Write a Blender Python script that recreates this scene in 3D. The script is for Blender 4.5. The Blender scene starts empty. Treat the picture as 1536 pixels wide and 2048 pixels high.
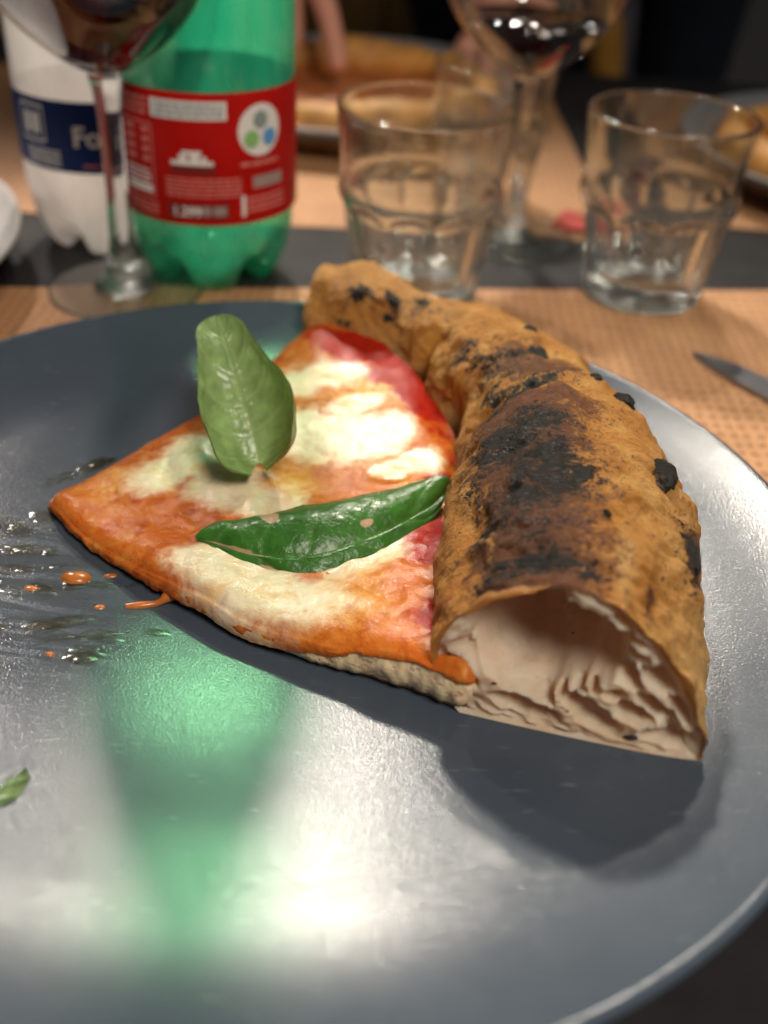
import bpy, bmesh, math, random
import numpy as np
from mathutils import Vector, Matrix

CM = 0.01
rad = math.radians
scene = bpy.context.scene
COL = scene.collection

# ------------------------------------------------------------------ camera
cam_data = bpy.data.cameras.new("camera")
cam = bpy.data.objects.new("camera", cam_data)
COL.objects.link(cam)
cR = Vector((0.9980017, 0.03685098, 0.0513284))
cU = Vector((-0.06318702, 0.58203957, 0.81070176))
cF = Vector((0.0, 0.81232502, -0.58320499))
m = Matrix.Identity(4)
for i in range(3):
    m[i][0] = cR[i]; m[i][1] = cU[i]; m[i][2] = -cF[i]
m[0][3], m[1][3], m[2][3] = 0.02935, -0.23820, 0.20240
cam.matrix_world = m
cam_data.sensor_fit = 'VERTICAL'
cam_data.sensor_height = 36.0
cam_data.lens = 36.0 * 2100 / 2048
cam_data.clip_start = 0.005
cam_data.clip_end = 60
cam_data.dof.use_dof = True
cam_data.dof.focus_distance = 0.292
cam_data.dof.aperture_fstop = 6.0
scene.camera = cam

# ------------------------------------------------------------------ light
# evening restaurant: a row of small ceiling spots behind the table, dim room light; a soft fill lamp is added above and behind the camera
world = bpy.data.worlds.new("World")
scene.world = world
world.use_nodes = True
bg = world.node_tree.nodes["Background"]
bg.inputs[0].default_value = (0.86, 0.90, 1.0, 1)
bg.inputs[1].default_value = 0.10
def spot(name, loc, aim, watts, cone, radius, color):
    ld = bpy.data.lights.new(name, 'SPOT')
    ld.energy = watts; ld.spot_size = rad(cone); ld.spot_blend = 0.6
    ld.shadow_soft_size = radius; ld.color = color
    o = bpy.data.objects.new(name, ld); COL.objects.link(o)
    o.location = loc
    o.rotation_euler = (Vector(loc) - Vector(aim)).to_track_quat('Z', 'Y').to_euler()
    return o
spot('ceiling_spot', (-0.232, 1.38, 1.31), (0.02, -0.05, 0), 185, 27, 0.075, (1.0, 0.90, 0.76))
spot('ceiling_spot', (-0.68, 1.22, 1.10), (-0.04, -0.05, 0), 62, 27, 0.045, (1.0, 0.88, 0.80))
spot('ceiling_spot', (0.25, 1.36, 1.50), (0.05, 0.02, 0), 80, 27, 0.045, (1.0, 0.90, 0.76))
al = bpy.data.lights.new('fill_lamp', 'AREA')  # added fill to brighten the crust front and crumb, no seen source
al.shape = 'DISK'; al.size = 0.5; al.energy = 3.1; al.spread = rad(62); al.color = (1.0, 0.90, 0.78)
ao = bpy.data.objects.new('fill_lamp', al); COL.objects.link(ao)
ao.location = (0.42, -0.75, 1.20)
ao.rotation_euler = (ao.location - Vector((0.05, 0, 0))).to_track_quat('Z', 'Y').to_euler()

vs = scene.view_settings
scene.display_settings.display_device = 'sRGB'
vs.view_transform = 'Standard'
vs.look = 'None'
vs.exposure = -0.3
vs.gamma = 1.0
vs.use_curve_mapping = False
scene.render.engine = 'CYCLES'
scene.cycles.use_denoising = True
scene.cycles.max_bounces = 14
scene.cycles.transmission_bounces = 12
scene.cycles.transparent_max_bounces = 24
scene.cycles.glossy_bounces = 5
scene.cycles.diffuse_bounces = 4
scene.cycles.sample_clamp_indirect = 150.0
scene.cycles.caustics_refractive = True
scene.cycles.caustics_reflective = False

# ------------------------------------------------------------------ numpy noise
_rng = np.random.RandomState(11)
_LAT = _rng.rand(64, 64, 64)

def vnoise(p):
    p = np.asarray(p, float)
    i = np.floor(p).astype(int); f = p - i
    f = f * f * f * (f * (f * 6 - 15) + 10)
    i &= 63; j = (i + 1) & 63
    x0, y0, z0 = i[..., 0], i[..., 1], i[..., 2]
    x1, y1, z1 = j[..., 0], j[..., 1], j[..., 2]
    fx, fy, fz = f[..., 0], f[..., 1], f[..., 2]
    a = _LAT[x0, y0, z0] * (1 - fx) + _LAT[x1, y0, z0] * fx
    b = _LAT[x0, y1, z0] * (1 - fx) + _LAT[x1, y1, z0] * fx
    c = _LAT[x0, y0, z1] * (1 - fx) + _LAT[x1, y0, z1] * fx
    d = _LAT[x0, y1, z1] * (1 - fx) + _LAT[x1, y1, z1] * fx
    return ((a * (1 - fy) + b * fy) * (1 - fz) + (c * (1 - fy) + d * fy) * fz) * 2 - 1

def fbm(p, freq=1.0, octs=4, gain=0.5, off=0.0):
    p = np.asarray(p, float) * freq + off
    s = 0; a = 1; t = 0
    for _ in range(octs):
        s = s + a * vnoise(p); t += a
        a *= gain; p = p * 2.03 + 7.31
    return s / t

def sstep(a, b, x):
    t = np.clip((np.asarray(x, float) - a) / (b - a), 0, 1)
    return t * t * (3 - 2 * t)

def catmull(ts, pts, t):
    ts = np.asarray(ts, float); pts = np.asarray(pts, float); t = np.asarray(t, float)
    n = len(ts)
    k = np.clip(np.searchsorted(ts, t, side='right') - 1, 0, n - 2)
    h = ts[k + 1] - ts[k]
    u = (t - ts[k]) / h
    def tan(i):
        a = np.clip(i - 1, 0, n - 1); b = np.clip(i + 1, 0, n - 1)
        return (pts[b] - pts[a]) / (ts[b] - ts[a])[:, None]
    u = u[:, None]; hh = h[:, None]
    m0 = tan(k) * hh; m1 = tan(k + 1) * hh
    return ((2 * u**3 - 3 * u**2 + 1) * pts[k] + (u**3 - 2 * u**2 + u) * m0
            + (-2 * u**3 + 3 * u**2) * pts[k + 1] + (u**3 - u**2) * m1)

# ------------------------------------------------------------------ mesh helpers
def new_obj(name, verts, faces, mat=None, parent=None, smooth=True, attrs=None):
    """verts in centimetres"""
    me = bpy.data.meshes.new(name)
    me.from_pydata((np.asarray(verts, float) * CM).tolist(), [], [tuple(map(int, f)) for f in faces])
    if attrs:
        for an, av in attrs.items():
            at = me.attributes.new(an, 'FLOAT', 'POINT')
            at.data.foreach_set('value', np.asarray(av, np.float32).ravel())
    if smooth:
        me.polygons.foreach_set('use_smooth', [True] * len(me.polygons))
    me.update()
    o = bpy.data.objects.new(name, me)
    COL.objects.link(o)
    if mat: me.materials.append(mat)
    if parent: o.parent = parent
    return o

def grid_faces(nu, nv, cu=False, cv=False):
    i = np.arange(nu if cu else nu - 1); j = np.arange(nv if cv else nv - 1)
    I, J = np.meshgrid(i, j, indexing='ij')
    I2 = (I + 1) % nu; J2 = (J + 1) % nv
    return np.stack([I * nv + J, I2 * nv + J, I2 * nv + J2, I * nv + J2], -1).reshape(-1, 4)

def empty(name, loc=(0, 0, 0)):
    o = bpy.data.objects.new(name, None)
    o.empty_display_size = 0.02
    COL.objects.link(o)
    return o

def tag(o, label=None, cat=None, group=None, kind=None):
    if label: o['label'] = label
    if cat: o['category'] = cat
    if group: o['group'] = group
    if kind: o['kind'] = kind
    return o

def lathe(name, prof, mat, parent=None, n=96, center=(0, 0, 0), rmod=None, closed=False):
    prof = np.asarray(prof, float)
    th = np.linspace(0, 2 * np.pi, n, endpoint=False)
    r = prof[:, 0][:, None] * np.ones(n)[None]
    z = prof[:, 1][:, None] * np.ones(n)[None]
    if rmod is not None: r, z = rmod(r, z, th[None, :], np.arange(len(prof))[:, None])
    v = np.stack([center[0] + r * np.cos(th), center[1] + r * np.sin(th), center[2] + z], -1)
    f = grid_faces(len(prof), n, cu=closed, cv=True)[:, ::-1]
    return new_obj(name, v.reshape(-1, 3), f, mat, parent)

def box(name, lo, hi, mat, parent=None, bevel=0.0):
    bm = bmesh.new()
    bmesh.ops.create_cube(bm, size=1)
    for v in bm.verts:
        v.co = Vector([(lo[k] + (v.co[k] + .5) * (hi[k] - lo[k])) * CM for k in range(3)])
    if bevel:
        bmesh.ops.bevel(bm, geom=bm.edges[:], offset=bevel * CM, segments=2, affect='EDGES')
    me = bpy.data.meshes.new(name); bm.to_mesh(me); bm.free()
    o = bpy.data.objects.new(name, me); COL.objects.link(o)
    me.materials.append(mat)
    if parent: o.parent = parent
    return o

def resample(pts, n, closed=False):
    p = np.asarray(pts, float)
    if closed: p = np.vstack([p, p[:1]])
    d = np.r_[0, np.cumsum(np.linalg.norm(np.diff(p, axis=0), axis=1))]
    t = np.linspace(0, d[-1], n, endpoint=not closed)
    return np.stack([np.interp(t, d, p[:, k]) for k in range(p.shape[1])], -1)

def smooth_poly(pts, n, closed=False):
    p = np.asarray(pts, float)
    if closed:
        q = np.vstack([p[-3:], p, p[:4]])
        ts = np.arange(len(q)) - 3.0
        c = catmull(ts, q, np.linspace(0, len(p), 40 * len(p), endpoint=False))
        return resample(c, n, True)
    ts = np.r_[0, np.cumsum(np.linalg.norm(np.diff(p, axis=0), axis=1))]
    return resample(catmull(ts, p, np.linspace(0, ts[-1], 40 * len(p))), n)

# ------------------------------------------------------------------ material helpers
class NT:
    def __init__(s, name):
        s.m = bpy.data.materials.new(name); s.m.use_nodes = True
        s.t = s.m.node_tree; s.t.nodes.clear()
        s.out = s.n('ShaderNodeOutputMaterial')
    def n(s, typ, **kw):
        nd = s.t.nodes.new(typ)
        for k, v in kw.items():
            if hasattr(nd, k): setattr(nd, k, v)
        return nd
    def set(s, sock, v):
        if isinstance(v, bpy.types.NodeSocket): s.t.links.new(v, sock)
        elif isinstance(v, (tuple, list)) and len(v) == 3 and sock.type == 'RGBA': sock.default_value = (*v, 1)
        else: sock.default_value = v
    def obj(s):
        return s.n('ShaderNodeTexCoord').outputs['Object']
    def attr(s, name):
        return s.n('ShaderNodeAttribute', attribute_name=name).outputs['Fac']
    def mapping(s, vec, scale=(1, 1, 1), rot=(0, 0, 0), loc=(0, 0, 0)):
        nd = s.n('ShaderNodeMapping'); s.set(nd.inputs['Vector'], vec)
        nd.inputs['Scale'].default_value = scale; nd.inputs['Rotation'].default_value = rot
        nd.inputs['Location'].default_value = loc
        return nd.outputs[0]
    def noise(s, vec, scale, detail=4, rough=0.55, dist=0.0):
        nd = s.n('ShaderNodeTexNoise'); s.set(nd.inputs['Vector'], vec)
        nd.inputs['Scale'].default_value = scale; nd.inputs['Detail'].default_value = detail
        nd.inputs['Roughness'].default_value = rough; nd.inputs['Distortion'].default_value = dist
        return nd.outputs['Fac']
    def voro(s, vec, scale, feature='F1'):
        nd = s.n('ShaderNodeTexVoronoi', feature=feature); s.set(nd.inputs['Vector'], vec)
        nd.inputs['Scale'].default_value = scale
        return nd.outputs['Distance']
    def ramp(s, fac, stops, interp='LINEAR'):
        nd = s.n('ShaderNodeValToRGB'); s.set(nd.inputs[0], fac)
        cr = nd.color_ramp; cr.interpolation = interp
        while len(cr.elements) < len(stops): cr.elements.new(0.5)
        for e, (p, c) in zip(cr.elements, stops):
            e.position = p; e.color = (*c, 1) if isinstance(c, (tuple, list)) else (c, c, c, 1)
        return nd.outputs[0]
    def mix(s, fac, a, b, blend='MIX'):
        nd = s.n('ShaderNodeMix', data_type='RGBA', blend_type=blend)
        s.set(nd.inputs[0], fac); s.set(nd.inputs[6], a); s.set(nd.inputs[7], b)
        return nd.outputs[2]
    def math(s, op, a, b=0.0, c=0.0, clamp=False):
        nd = s.n('ShaderNodeMath', operation=op, use_clamp=clamp)
        s.set(nd.inputs[0], a); s.set(nd.inputs[1], b)
        if op in ('MULTIPLY_ADD', 'SMOOTH_MIN', 'SMOOTH_MAX'): s.set(nd.inputs[2], c)
        return nd.outputs[0]
    def rng(s, v, a, b, c=0.0, d=1.0):
        nd = s.n('ShaderNodeMapRange', interpolation_type='SMOOTHSTEP')
        s.set(nd.inputs[0], v)
        for k, x in zip((1, 2, 3, 4), (a, b, c, d)): nd.inputs[k].default_value = x
        return nd.outputs[0]
    def bump(s, h, strength=0.3, dist=0.001, normal=None):
        nd = s.n('ShaderNodeBump'); s.set(nd.inputs['Height'], h)
        nd.inputs['Strength'].default_value = strength; nd.inputs['Distance'].default_value = dist
        if normal: s.set(nd.inputs['Normal'], normal)
        return nd.outputs[0]
    def pbr(s, color=(.5, .5, .5), rough=.5, normal=None, **kw):
        nd = s.n('ShaderNodeBsdfPrincipled')
        s.set(nd.inputs['Base Color'], color); s.set(nd.inputs['Roughness'], rough)
        if normal: s.set(nd.inputs['Normal'], normal)
        for k, v in kw.items(): s.set(nd.inputs[k.replace('_', ' ')], v)
        return nd.outputs[0]
    def shader(s, typ, **kw):
        nd = s.n(typ)
        for k, v in kw.items(): s.set(nd.inputs[k.replace('_', ' ')], v)
        return nd.outputs[0]
    def mixs(s, fac, a, b):
        nd = s.n('ShaderNodeMixShader')
        s.set(nd.inputs[0], fac); s.set(nd.inputs[1], a); s.set(nd.inputs[2], b)
        return nd.outputs[0]
    def fin(s, sh):
        s.set(s.out.inputs['Surface'], sh); return s.m

def simple(name, color, rough=.5, var=0.0, scale=40, **kw):
    t = NT(name)
    c = color
    if var:
        n = t.noise(t.obj(), scale, 5)
        lo = tuple(max(0, x * (1 - var)) for x in color); hi = tuple(min(1, x * (1 + var)) for x in color)
        c = t.ramp(n, [(.3, lo), (.7, hi)])
    return t.fin(t.pbr(c, rough, **kw))

# ------------------------------------------------------------------ materials
def m_plate():
    t = NT('satin_grey_glaze'); o = t.obj()
    big = t.noise(o, 14, 4)
    col = t.ramp(big, [(.3, (.042, .056, .074)), (.7, (.056, .072, .093))])
    grain = t.noise(o, 1700, 2, .5)
    lump = t.noise(o, 330, 2)
    # greasy streaks left of the slice tip, running with the cut
    st = t.noise(t.mapping(o, (30, 260, 30), (0, 0, rad(-14))), 1.0, 5, .6, .6)
    sx = t.n('ShaderNodeSeparateXYZ'); t.set(sx.inputs[0], o)
    zone = t.math('MULTIPLY', t.math('MULTIPLY', t.rng(sx.outputs[0], -.015, -.05), t.rng(sx.outputs[1], .03, -.005)),
                  t.rng(sx.outputs[1], -.06, -.03))
    smear = t.math('MULTIPLY', zone, t.rng(st, .42, .6))
    h = t.math('ADD', t.math('MULTIPLY', grain, 1.0), t.math('MULTIPLY', lump, .03))
    scr = t.rng(t.noise(t.mapping(o, (120, 900, 60), (0, 0, .6)), 1.0, 2), .68, .74)
    b = t.bump(h, .30, .00018)
    ro = t.math('ADD', t.ramp(big, [(.3, .155), (.7, .20)]), t.math('MULTIPLY', smear, -.12))
    col = t.mix(t.math('MULTIPLY', scr, .12), col, (.4, .42, .45))
    col = t.mix(t.math('MULTIPLY', smear, .35), col, (.06, .06, .058))
    return t.fin(t.pbr(col, ro, b, Specular_IOR_Level=.30))

def m_paper():
    t = NT('kraft_paper_mat'); o = t.obj()
    w1 = t.n('ShaderNodeTexWave', wave_type='BANDS', bands_direction='X'); t.set(w1.inputs['Vector'], o)
    w1.inputs['Scale'].default_value = 62; w1.inputs['Distortion'].default_value = 2.2; w1.inputs['Detail Scale'].default_value = 2.0
    w2 = t.n('ShaderNodeTexWave', wave_type='BANDS', bands_direction='Y'); t.set(w2.inputs['Vector'], o)
    w2.inputs['Scale'].default_value = 48; w2.inputs['Distortion'].default_value = 2.2; w2.inputs['Detail Scale'].default_value = 2.0
    weave = t.math('MULTIPLY', w1.outputs[1], w2.outputs[1])
    n = t.noise(o, 60, 6, .65)
    fib = t.noise(t.mapping(o, (80, 900, 80)), 1.0, 4)
    col = t.ramp(n, [(.3, (.34, .155, .058)), (.7, (.45, .225, .09))])
    col = t.mix(t.math('MULTIPLY', weave, .72), col, (.15, .062, .024))
    col = t.mix(t.math('MULTIPLY', fib, .25), col, (.42, .27, .16))
    return t.fin(t.pbr(col, .75, t.bump(weave, .8, .0008)))

def m_crust():
    t = NT('baked_crust'); o = t.obj()
    char = t.attr('char'); brown = t.attr('brown'); pale = t.attr('pale'); red = t.attr('red')
    n1 = t.noise(o, 260, 8, .68, .3); n2 = t.noise(o, 900, 5, .65); n3 = t.noise(o, 90, 5, .6)
    gold = t.ramp(n3, [(.25, (.36, .115, .012)), (.5, (.58, .245, .036)), (.75, (.74, .42, .12))])
    gold = t.mix(t.math('MULTIPLY', t.rng(n2, .45, .7), .35), gold, (.20, .062, .012))
    gold = t.mix(pale, gold, t.ramp(n1, [(.3, (.58, .31, .085)), (.7, (.76, .50, .21))]))
    br = t.ramp(n1, [(.28, (.050, .018, .008)), (.5, (.15, .050, .015)), (.75, (.34, .125, .030))])
    bm_ = t.rng(t.math('ADD', brown, t.math('ADD', t.math('MULTIPLY', t.math('SUBTRACT', n1, .5), 1.9), t.math('MULTIPLY', t.math('SUBTRACT', n2, .5), .9))), .28, .72)
    c = t.mix(bm_, gold, br)
    blk = t.ramp(n2, [(.3, (.006, .006, .006)), (.6, (.026, .023, .020)), (.8, (.075, .05, .03))])
    spk = t.math('ADD', t.math('MULTIPLY', t.math('SUBTRACT', n1, .5), 2.3), t.math('MULTIPLY', t.math('SUBTRACT', n2, .5), 1.9))
    cm = t.rng(t.math('ADD', t.math('MULTIPLY', char, 1.12), t.math('MULTIPLY', spk, 1.15)), .38, .74)
    c = t.mix(cm, c, blk)
    c = t.mix(t.math('MULTIPLY', red, t.rng(n1, .4, .6)), c, (.42, .045, .012))
    n5 = t.noise(o, 2200, 3, .6)
    c = t.mix(t.math('MULTIPLY', t.rng(n5, .50, .66), .35), c, t.mix(.6, c, (.02, .012, .008)))
    h = t.math('ADD', t.math('ADD', t.math('MULTIPLY', n1, .8), t.math('MULTIPLY', n2, .6)), t.math('MULTIPLY', n5, .35))
    b = t.bump(h, 1.0, .0019)
    ro = t.ramp(cm, [(0, .46), (1, .38)])
    p = t.pbr(c, ro, b, Specular_IOR_Level=t.math('MULTIPLY_ADD', cm, -.22, .40))
    tr = t.shader('ShaderNodeBsdfTranslucent', Color=t.mix(.5, c, (.75, .40, .14)))
    return t.fin(t.mixs(t.math('MULTIPLY', t.math('SUBTRACT', 1.0, cm), .22), p, tr))

def m_crumb():
    t = NT('airy_crumb'); o = t.obj()
    n1 = t.noise(o, 420, 6, .65); n2 = t.noise(o, 120, 4)
    skin = t.attr('skin')
    c = t.ramp(n2, [(.3, (.76, .58, .40)), (.7, (.88, .76, .60))])
    c = t.mix(t.math('MULTIPLY', t.rng(n1, .55, .75), .4), c, (.50, .34, .19))
    c = t.mix(t.rng(t.math('ADD', skin, t.math('MULTIPLY', t.math('SUBTRACT', n1, .5), .9)), .3, .7), c, (.42, .19, .055))
    p = t.pbr(c, .6, t.bump(n1, .5, .0012), Specular_IOR_Level=.35, Subsurface_Weight=.6, Subsurface_Scale=.006,
              Subsurface_Radius=(1.0, .6, .35))
    tr = t.shader('ShaderNodeBsdfTranslucent', Color=(.85, .55, .27))
    return t.fin(t.mixs(.40, p, tr))

def m_blister():
    t = NT('charred_blister'); o = t.obj()
    n = t.noise(o, 700, 6, .65); n2 = t.noise(o, 160, 3)
    c = t.ramp(n, [(.3, (.006, .006, .006)), (.6, (.022, .020, .018)), (.85, (.075, .045, .028))])
    c = t.mix(t.rng(n2, .58, .8), c, (.06, .03, .014))
    return t.fin(t.pbr(c, .42, t.bump(n, .8, .001), Specular_IOR_Level=.3))

def m_dough():
    t = NT('baked_dough_base'); o = t.obj()
    n = t.noise(o, 180, 5, .6); n2 = t.noise(o, 600, 4)
    under = t.attr('under')
    c = t.ramp(n, [(.3, (.70, .48, .27)), (.7, (.84, .66, .42))])
    hol = t.rng(t.noise(t.mapping(o, (1, 1, 1.6)), 260, 3, .5), .56, .68)
    c = t.mix(t.math('MULTIPLY', hol, .5), c, (.40, .24, .12))
    c = t.mix(t.rng(t.math('ADD', under, t.math('MULTIPLY', t.math('SUBTRACT', n2, .5), .8)), .35, .75), c,
              t.ramp(n, [(.35, (.10, .035, .012)), (.7, (.40, .18, .055))]))
    h = t.math('SUBTRACT', n2, t.math('MULTIPLY', hol, .8))
    return t.fin(t.pbr(c, .62, t.bump(h, .45, .0008), Subsurface_Weight=.35, Subsurface_Scale=.004))

def m_topping(name, cheese):
    t = NT(name); o = t.obj()
    red = t.attr('red'); oil = t.attr('oil')
    n1 = t.noise(o, 130, 5, .6, .6); n2 = t.noise(o, 480, 4, .6); n3 = t.noise(o, 55, 3)
    org = t.ramp(n1, [(.25, (.31, .048, .007)), (.5, (.44, .105, .015)), (.75, (.52, .19, .035))])
    n4 = t.noise(o, 95, 6, .65, .8)
    org = t.mix(t.math('MULTIPLY', t.rng(n4, .52, .68), .55), org, (.52, .23, .04))
    org = t.mix(t.math('MULTIPLY', t.rng(t.noise(o, 300, 5, .7), .55, .68), .6), org, (.32, .06, .010))
    org = t.mix(t.math('MULTIPLY', t.rng(t.noise(o, 210, 5, .7, .5), .56, .66), .6), org, (.50, .165, .030))
    org = t.mix(t.math('MULTIPLY', oil, t.rng(n2, .3, .6)), org, (.60, .33, .04))
    rd = t.ramp(n2, [(.3, (.20, .006, .003)), (.7, (.38, .020, .007))])
    rf = t.rng(t.math('ADD', red, t.math('MULTIPLY', t.math('SUBTRACT', n1, .5), 1.2)), .34, .66)
    c = t.mix(rf, org, rd)
    ro, sp = .17, t.math('MULTIPLY_ADD', rf, -.07, .12)
    if cheese:
        edge = t.attr('edge')
        ch = t.ramp(n3, [(.3, (.60, .49, .30)), (.6, (.70, .62, .44))])
        ch = t.mix(t.math('MULTIPLY', oil, t.rng(n1, .35, .65)), ch, (.58, .34, .06))
        ch = t.mix(t.math('MULTIPLY', t.rng(n4, .53, .66), .6), ch, (.62, .35, .11))
        ch = t.mix(t.math('MULTIPLY', t.rng(t.noise(o, 160, 5, .65), .54, .68), .45), ch, (.70, .48, .22))
        m_ = t.math('ADD', t.math('SUBTRACT', 1.0, edge), t.math('ADD', t.math('MULTIPLY', t.math('SUBTRACT', n4, .5), 1.0), t.math('MULTIPLY', t.math('SUBTRACT', n1, .5), .8)))
        mf = t.rng(m_, .16, .98)
        c = t.mix(mf, c, ch)
        sp = t.math('MULTIPLY_ADD', mf, .20, .12)
    fine = t.noise(o, 1500, 3)
    h = t.math('ADD', t.math('ADD', t.math('MULTIPLY', n1, .15), t.math('MULTIPLY', n2, .80)), t.math('MULTIPLY', fine, .25))
    return t.fin(t.pbr(c, ro, t.bump(h, .7, .0006), Specular_IOR_Level=sp, Subsurface_Weight=.12, Subsurface_Scale=.0015,
                       Subsurface_Radius=(1, .5, .3)))

def m_leaf(name, up, down, vein_c, gloss, tl, vs_=.5):
    t = NT(name); o = t.obj()
    v = t.attr('vein'); st = t.attr('stain')
    n = t.noise(o, 170, 5); n2 = t.noise(o, 800, 3)
    geo = t.n('ShaderNodeNewGeometry')
    def shade(cc): return t.ramp(n, [(.3, tuple(x * .7 for x in cc)), (.7, tuple(min(1, x * 1.25) for x in cc))])
    c = t.mix(geo.outputs['Backfacing'], shade(up), shade(down))
    c = t.mix(t.math('MULTIPLY', v, vs_), c, vein_c)
    c2 = t.mix(t.rng(t.math('ADD', st, t.math('MULTIPLY', t.math('SUBTRACT', n, .5), .8)), .4, .6), c, (.55, .36, .22))
    h = t.math('ADD', n2, t.math('MULTIPLY', n, 1.2))
    p = t.pbr(c2, gloss, t.bump(h, .35, .0008), Specular_IOR_Level=.45, Coat_Weight=.14, Coat_Roughness=.14)
    tr = t.shader('ShaderNodeBsdfTranslucent', Color=t.mix(.5, c, (.25, .42, .03)))
    return t.fin(t.mixs(tl, p, tr))

def m_glass(name, tint=(1, 1, 1), clear=.35, ior=1.48):
    t = NT(name)
    g = t.shader('ShaderNodeBsdfGlass', Color=tint, Roughness=0.03, IOR=ior)
    tr = t.shader('ShaderNodeBsdfTransparent', Color=tint)
    return t.fin(t.mixs(clear, g, tr))

def m_thin(name, tint, gloss=1.0, translucent=0.0, tcol=None, rough=.05):
    """thin clear wall: light passes straight through, with a Fresnel sheen"""
    t = NT(name)
    fr = t.n('ShaderNodeFresnel')
    bf = t.n('ShaderNodeNewGeometry').outputs['Backfacing']
    t.set(fr.inputs[0], t.math('MULTIPLY_ADD', bf, 1 / 1.5 - 1.5, 1.5))      # both faces of a thin wall reflect alike
    tr = t.shader('ShaderNodeBsdfTransparent', Color=tint)
    base = tr
    if translucent:
        n = t.noise(t.mapping(t.obj(), (60, 60, 14)), 1.0, 3)
        tl = t.shader('ShaderNodeBsdfTranslucent', Color=tcol or tint)
        df = t.shader('ShaderNodeBsdfDiffuse', Color=tcol or tint)
        base = t.mixs(t.math('MULTIPLY', t.ramp(n, [(.3, .75), (.7, 1.0)]), translucent), tr, t.mixs(.3, tl, df))
    gl = t.shader('ShaderNodeBsdfGlossy', Color=(1, 1, 1), Roughness=rough)
    return t.fin(t.mixs(t.math('MULTIPLY', fr.outputs[0], gloss), base, gl))

M = {}
M['plate'] = m_plate(); M['paper'] = m_paper(); M['crust'] = m_crust(); M['crumb'] = m_crumb()
M['blister'] = m_blister(); M['dough'] = m_dough(); M['sauce'] = m_topping('tomato_and_oil', False); M['cheese'] = m_topping('melted_mozzarella', True)
M['leaf_pale'] = m_leaf('pale_basil', (.070, .148, .032), (.24, .36, .13), (.32, .44, .18), .24, .26, .7)
M['leaf_dark'] = m_leaf('dark_basil', (.034, .150, .017), (.20, .30, .12), (.09, .25, .045), .34, .28)
M['glass'] = m_glass('clear_glass', (.985, 1, .99), .12)
M['wineglass'] = m_thin('thin_wine_glass', (.985, .985, .985), rough=.02)
M['stemglass'] = m_glass('stem_glass', (.99, 1, .995), .08)
M['wine'] = m_thin('red_wine', (.17, .005, .011), rough=.03)
M['green_pet'] = m_thin('green_plastic', (.56, 1.0, .72), translucent=.46, tcol=(.06, .70, .48))
M['clear_pet'] = m_thin('clear_plastic', (.96, .96, .96), translucent=.90, tcol=(1, .98, .96))
M['table'] = simple('charcoal_table_top', (.016, .015, .016), .7, .3, 30, Specular_IOR_Level=.15)
M['red_label'] = simple('red_label_print', (.40, .006, .004), .5, .15, 60, Specular_IOR_Level=.12)
M['blue_label'] = simple('blue_label_print', (.008, .025, .115), .5, .15, 60, Specular_IOR_Level=.12)
M['print_white'] = simple('white_print', (.70, .68, .64), .5)
M['print_pink'] = simple('pale_red_print', (.62, .18, .15), .5)
M['print_grey'] = simple('grey_print', (.30, .22, .20), .5)
M['print_dark'] = simple('dark_red_print', (.16, .010, .008), .5)
M['print_green'] = simple('green_print', (.22, .45, .14), .5)
M['print_blue'] = simple('blue_print', (.10, .28, .55), .5)
M['print_slate'] = simple('slate_print', (.22, .27, .26), .5)
M['cap'] = simple('green_cap_plastic', (.02, .22, .10), .35)
M['cap_blue'] = simple('blue_cap_plastic', (.02, .06, .30), .35)
M['steel'] = simple('knife_steel', (.36, .36, .38), .32, Metallic=1.0)
M['white_plate'] = simple('pale_grey_glaze', (.48, .46, .45), .22, .1, 20)
M['far_plate'] = simple('mid_grey_glaze', (.17, .175, .185), .3, .1, 20)
M['far_crust'] = simple('golden_far_crust', (.58, .27, .06), .55, .45, 45)
M['far_top'] = simple('far_pizza_topping', (.45, .13, .035), .4, .5, 60)
M['napkin'] = simple('red_paper_napkin', (.33, .025, .016), .8, .1, 40)
M['floor'] = simple('dark_stone_floor', (.018, .016, .015), .7, .3, 6)
M['wood'] = None
M['pillar'] = simple('grey_plaster', (.60, .57, .62), .8, .12, 12)
M['pillar_dark'] = simple('taupe_plaster', (.24, .22, .20), .8, .12, 12)
M['skin'] = simple('skin', (.60, .28, .19), .5, .1, 30, Subsurface_Weight=.15, Subsurface_Scale=.01)
M['hair'] = simple('dark_hair', (.02, .012, .008), .5)
M['navy'] = simple('navy_cloth', (.012, .022, .035), .85, .2, 60)
M['mustard'] = simple('mustard_cloth', (.36, .17, .02), .85, .2, 60)
M['denim'] = simple('dark_denim', (.015, .018, .028), .85, .2, 60)
M['oil'] = m_thin('olive_oil', (.90, .89, .85), gloss=.30, rough=.12)
M['sauce_plain'] = simple('sauce_drop', (.40, .12, .02), .25, .3, 200)
def m_wood():
    t = NT('brown_wood_board'); o = t.obj()
    n = t.noise(t.mapping(o, (18, 18, 2.0)), 1.0, 6, .6, .8)
    return t.fin(t.pbr(t.ramp(n, [(.3, (.17, .080, .014)), (.7, (.30, .155, .032))]), .55, t.bump(n, .3, .002)))
M['wood'] = m_wood()
def m_floral():
    t = NT('dark_floral_cloth'); o = t.obj()
    v = t.voro(o, 28); n = t.noise(o, 60, 3)
    f = t.rng(t.math('ADD', v, t.math('MULTIPLY', n, .5)), .62, .50)
    c = t.mix(f, (.008, .008, .010), t.ramp(n, [(.4, (.20, .09, .012)), (.6, (.16, .15, .14))]))
    return t.fin(t.pbr(c, .8))
M['floral'] = m_floral()

# ================================================================== setting
tag(new_obj('floor', [(-400, -200, -75), (400, -200, -75), (400, 420, -75), (-400, 420, -75)], [(0, 1, 2, 3)], M['floor'], smooth=False), kind='structure')

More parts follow.
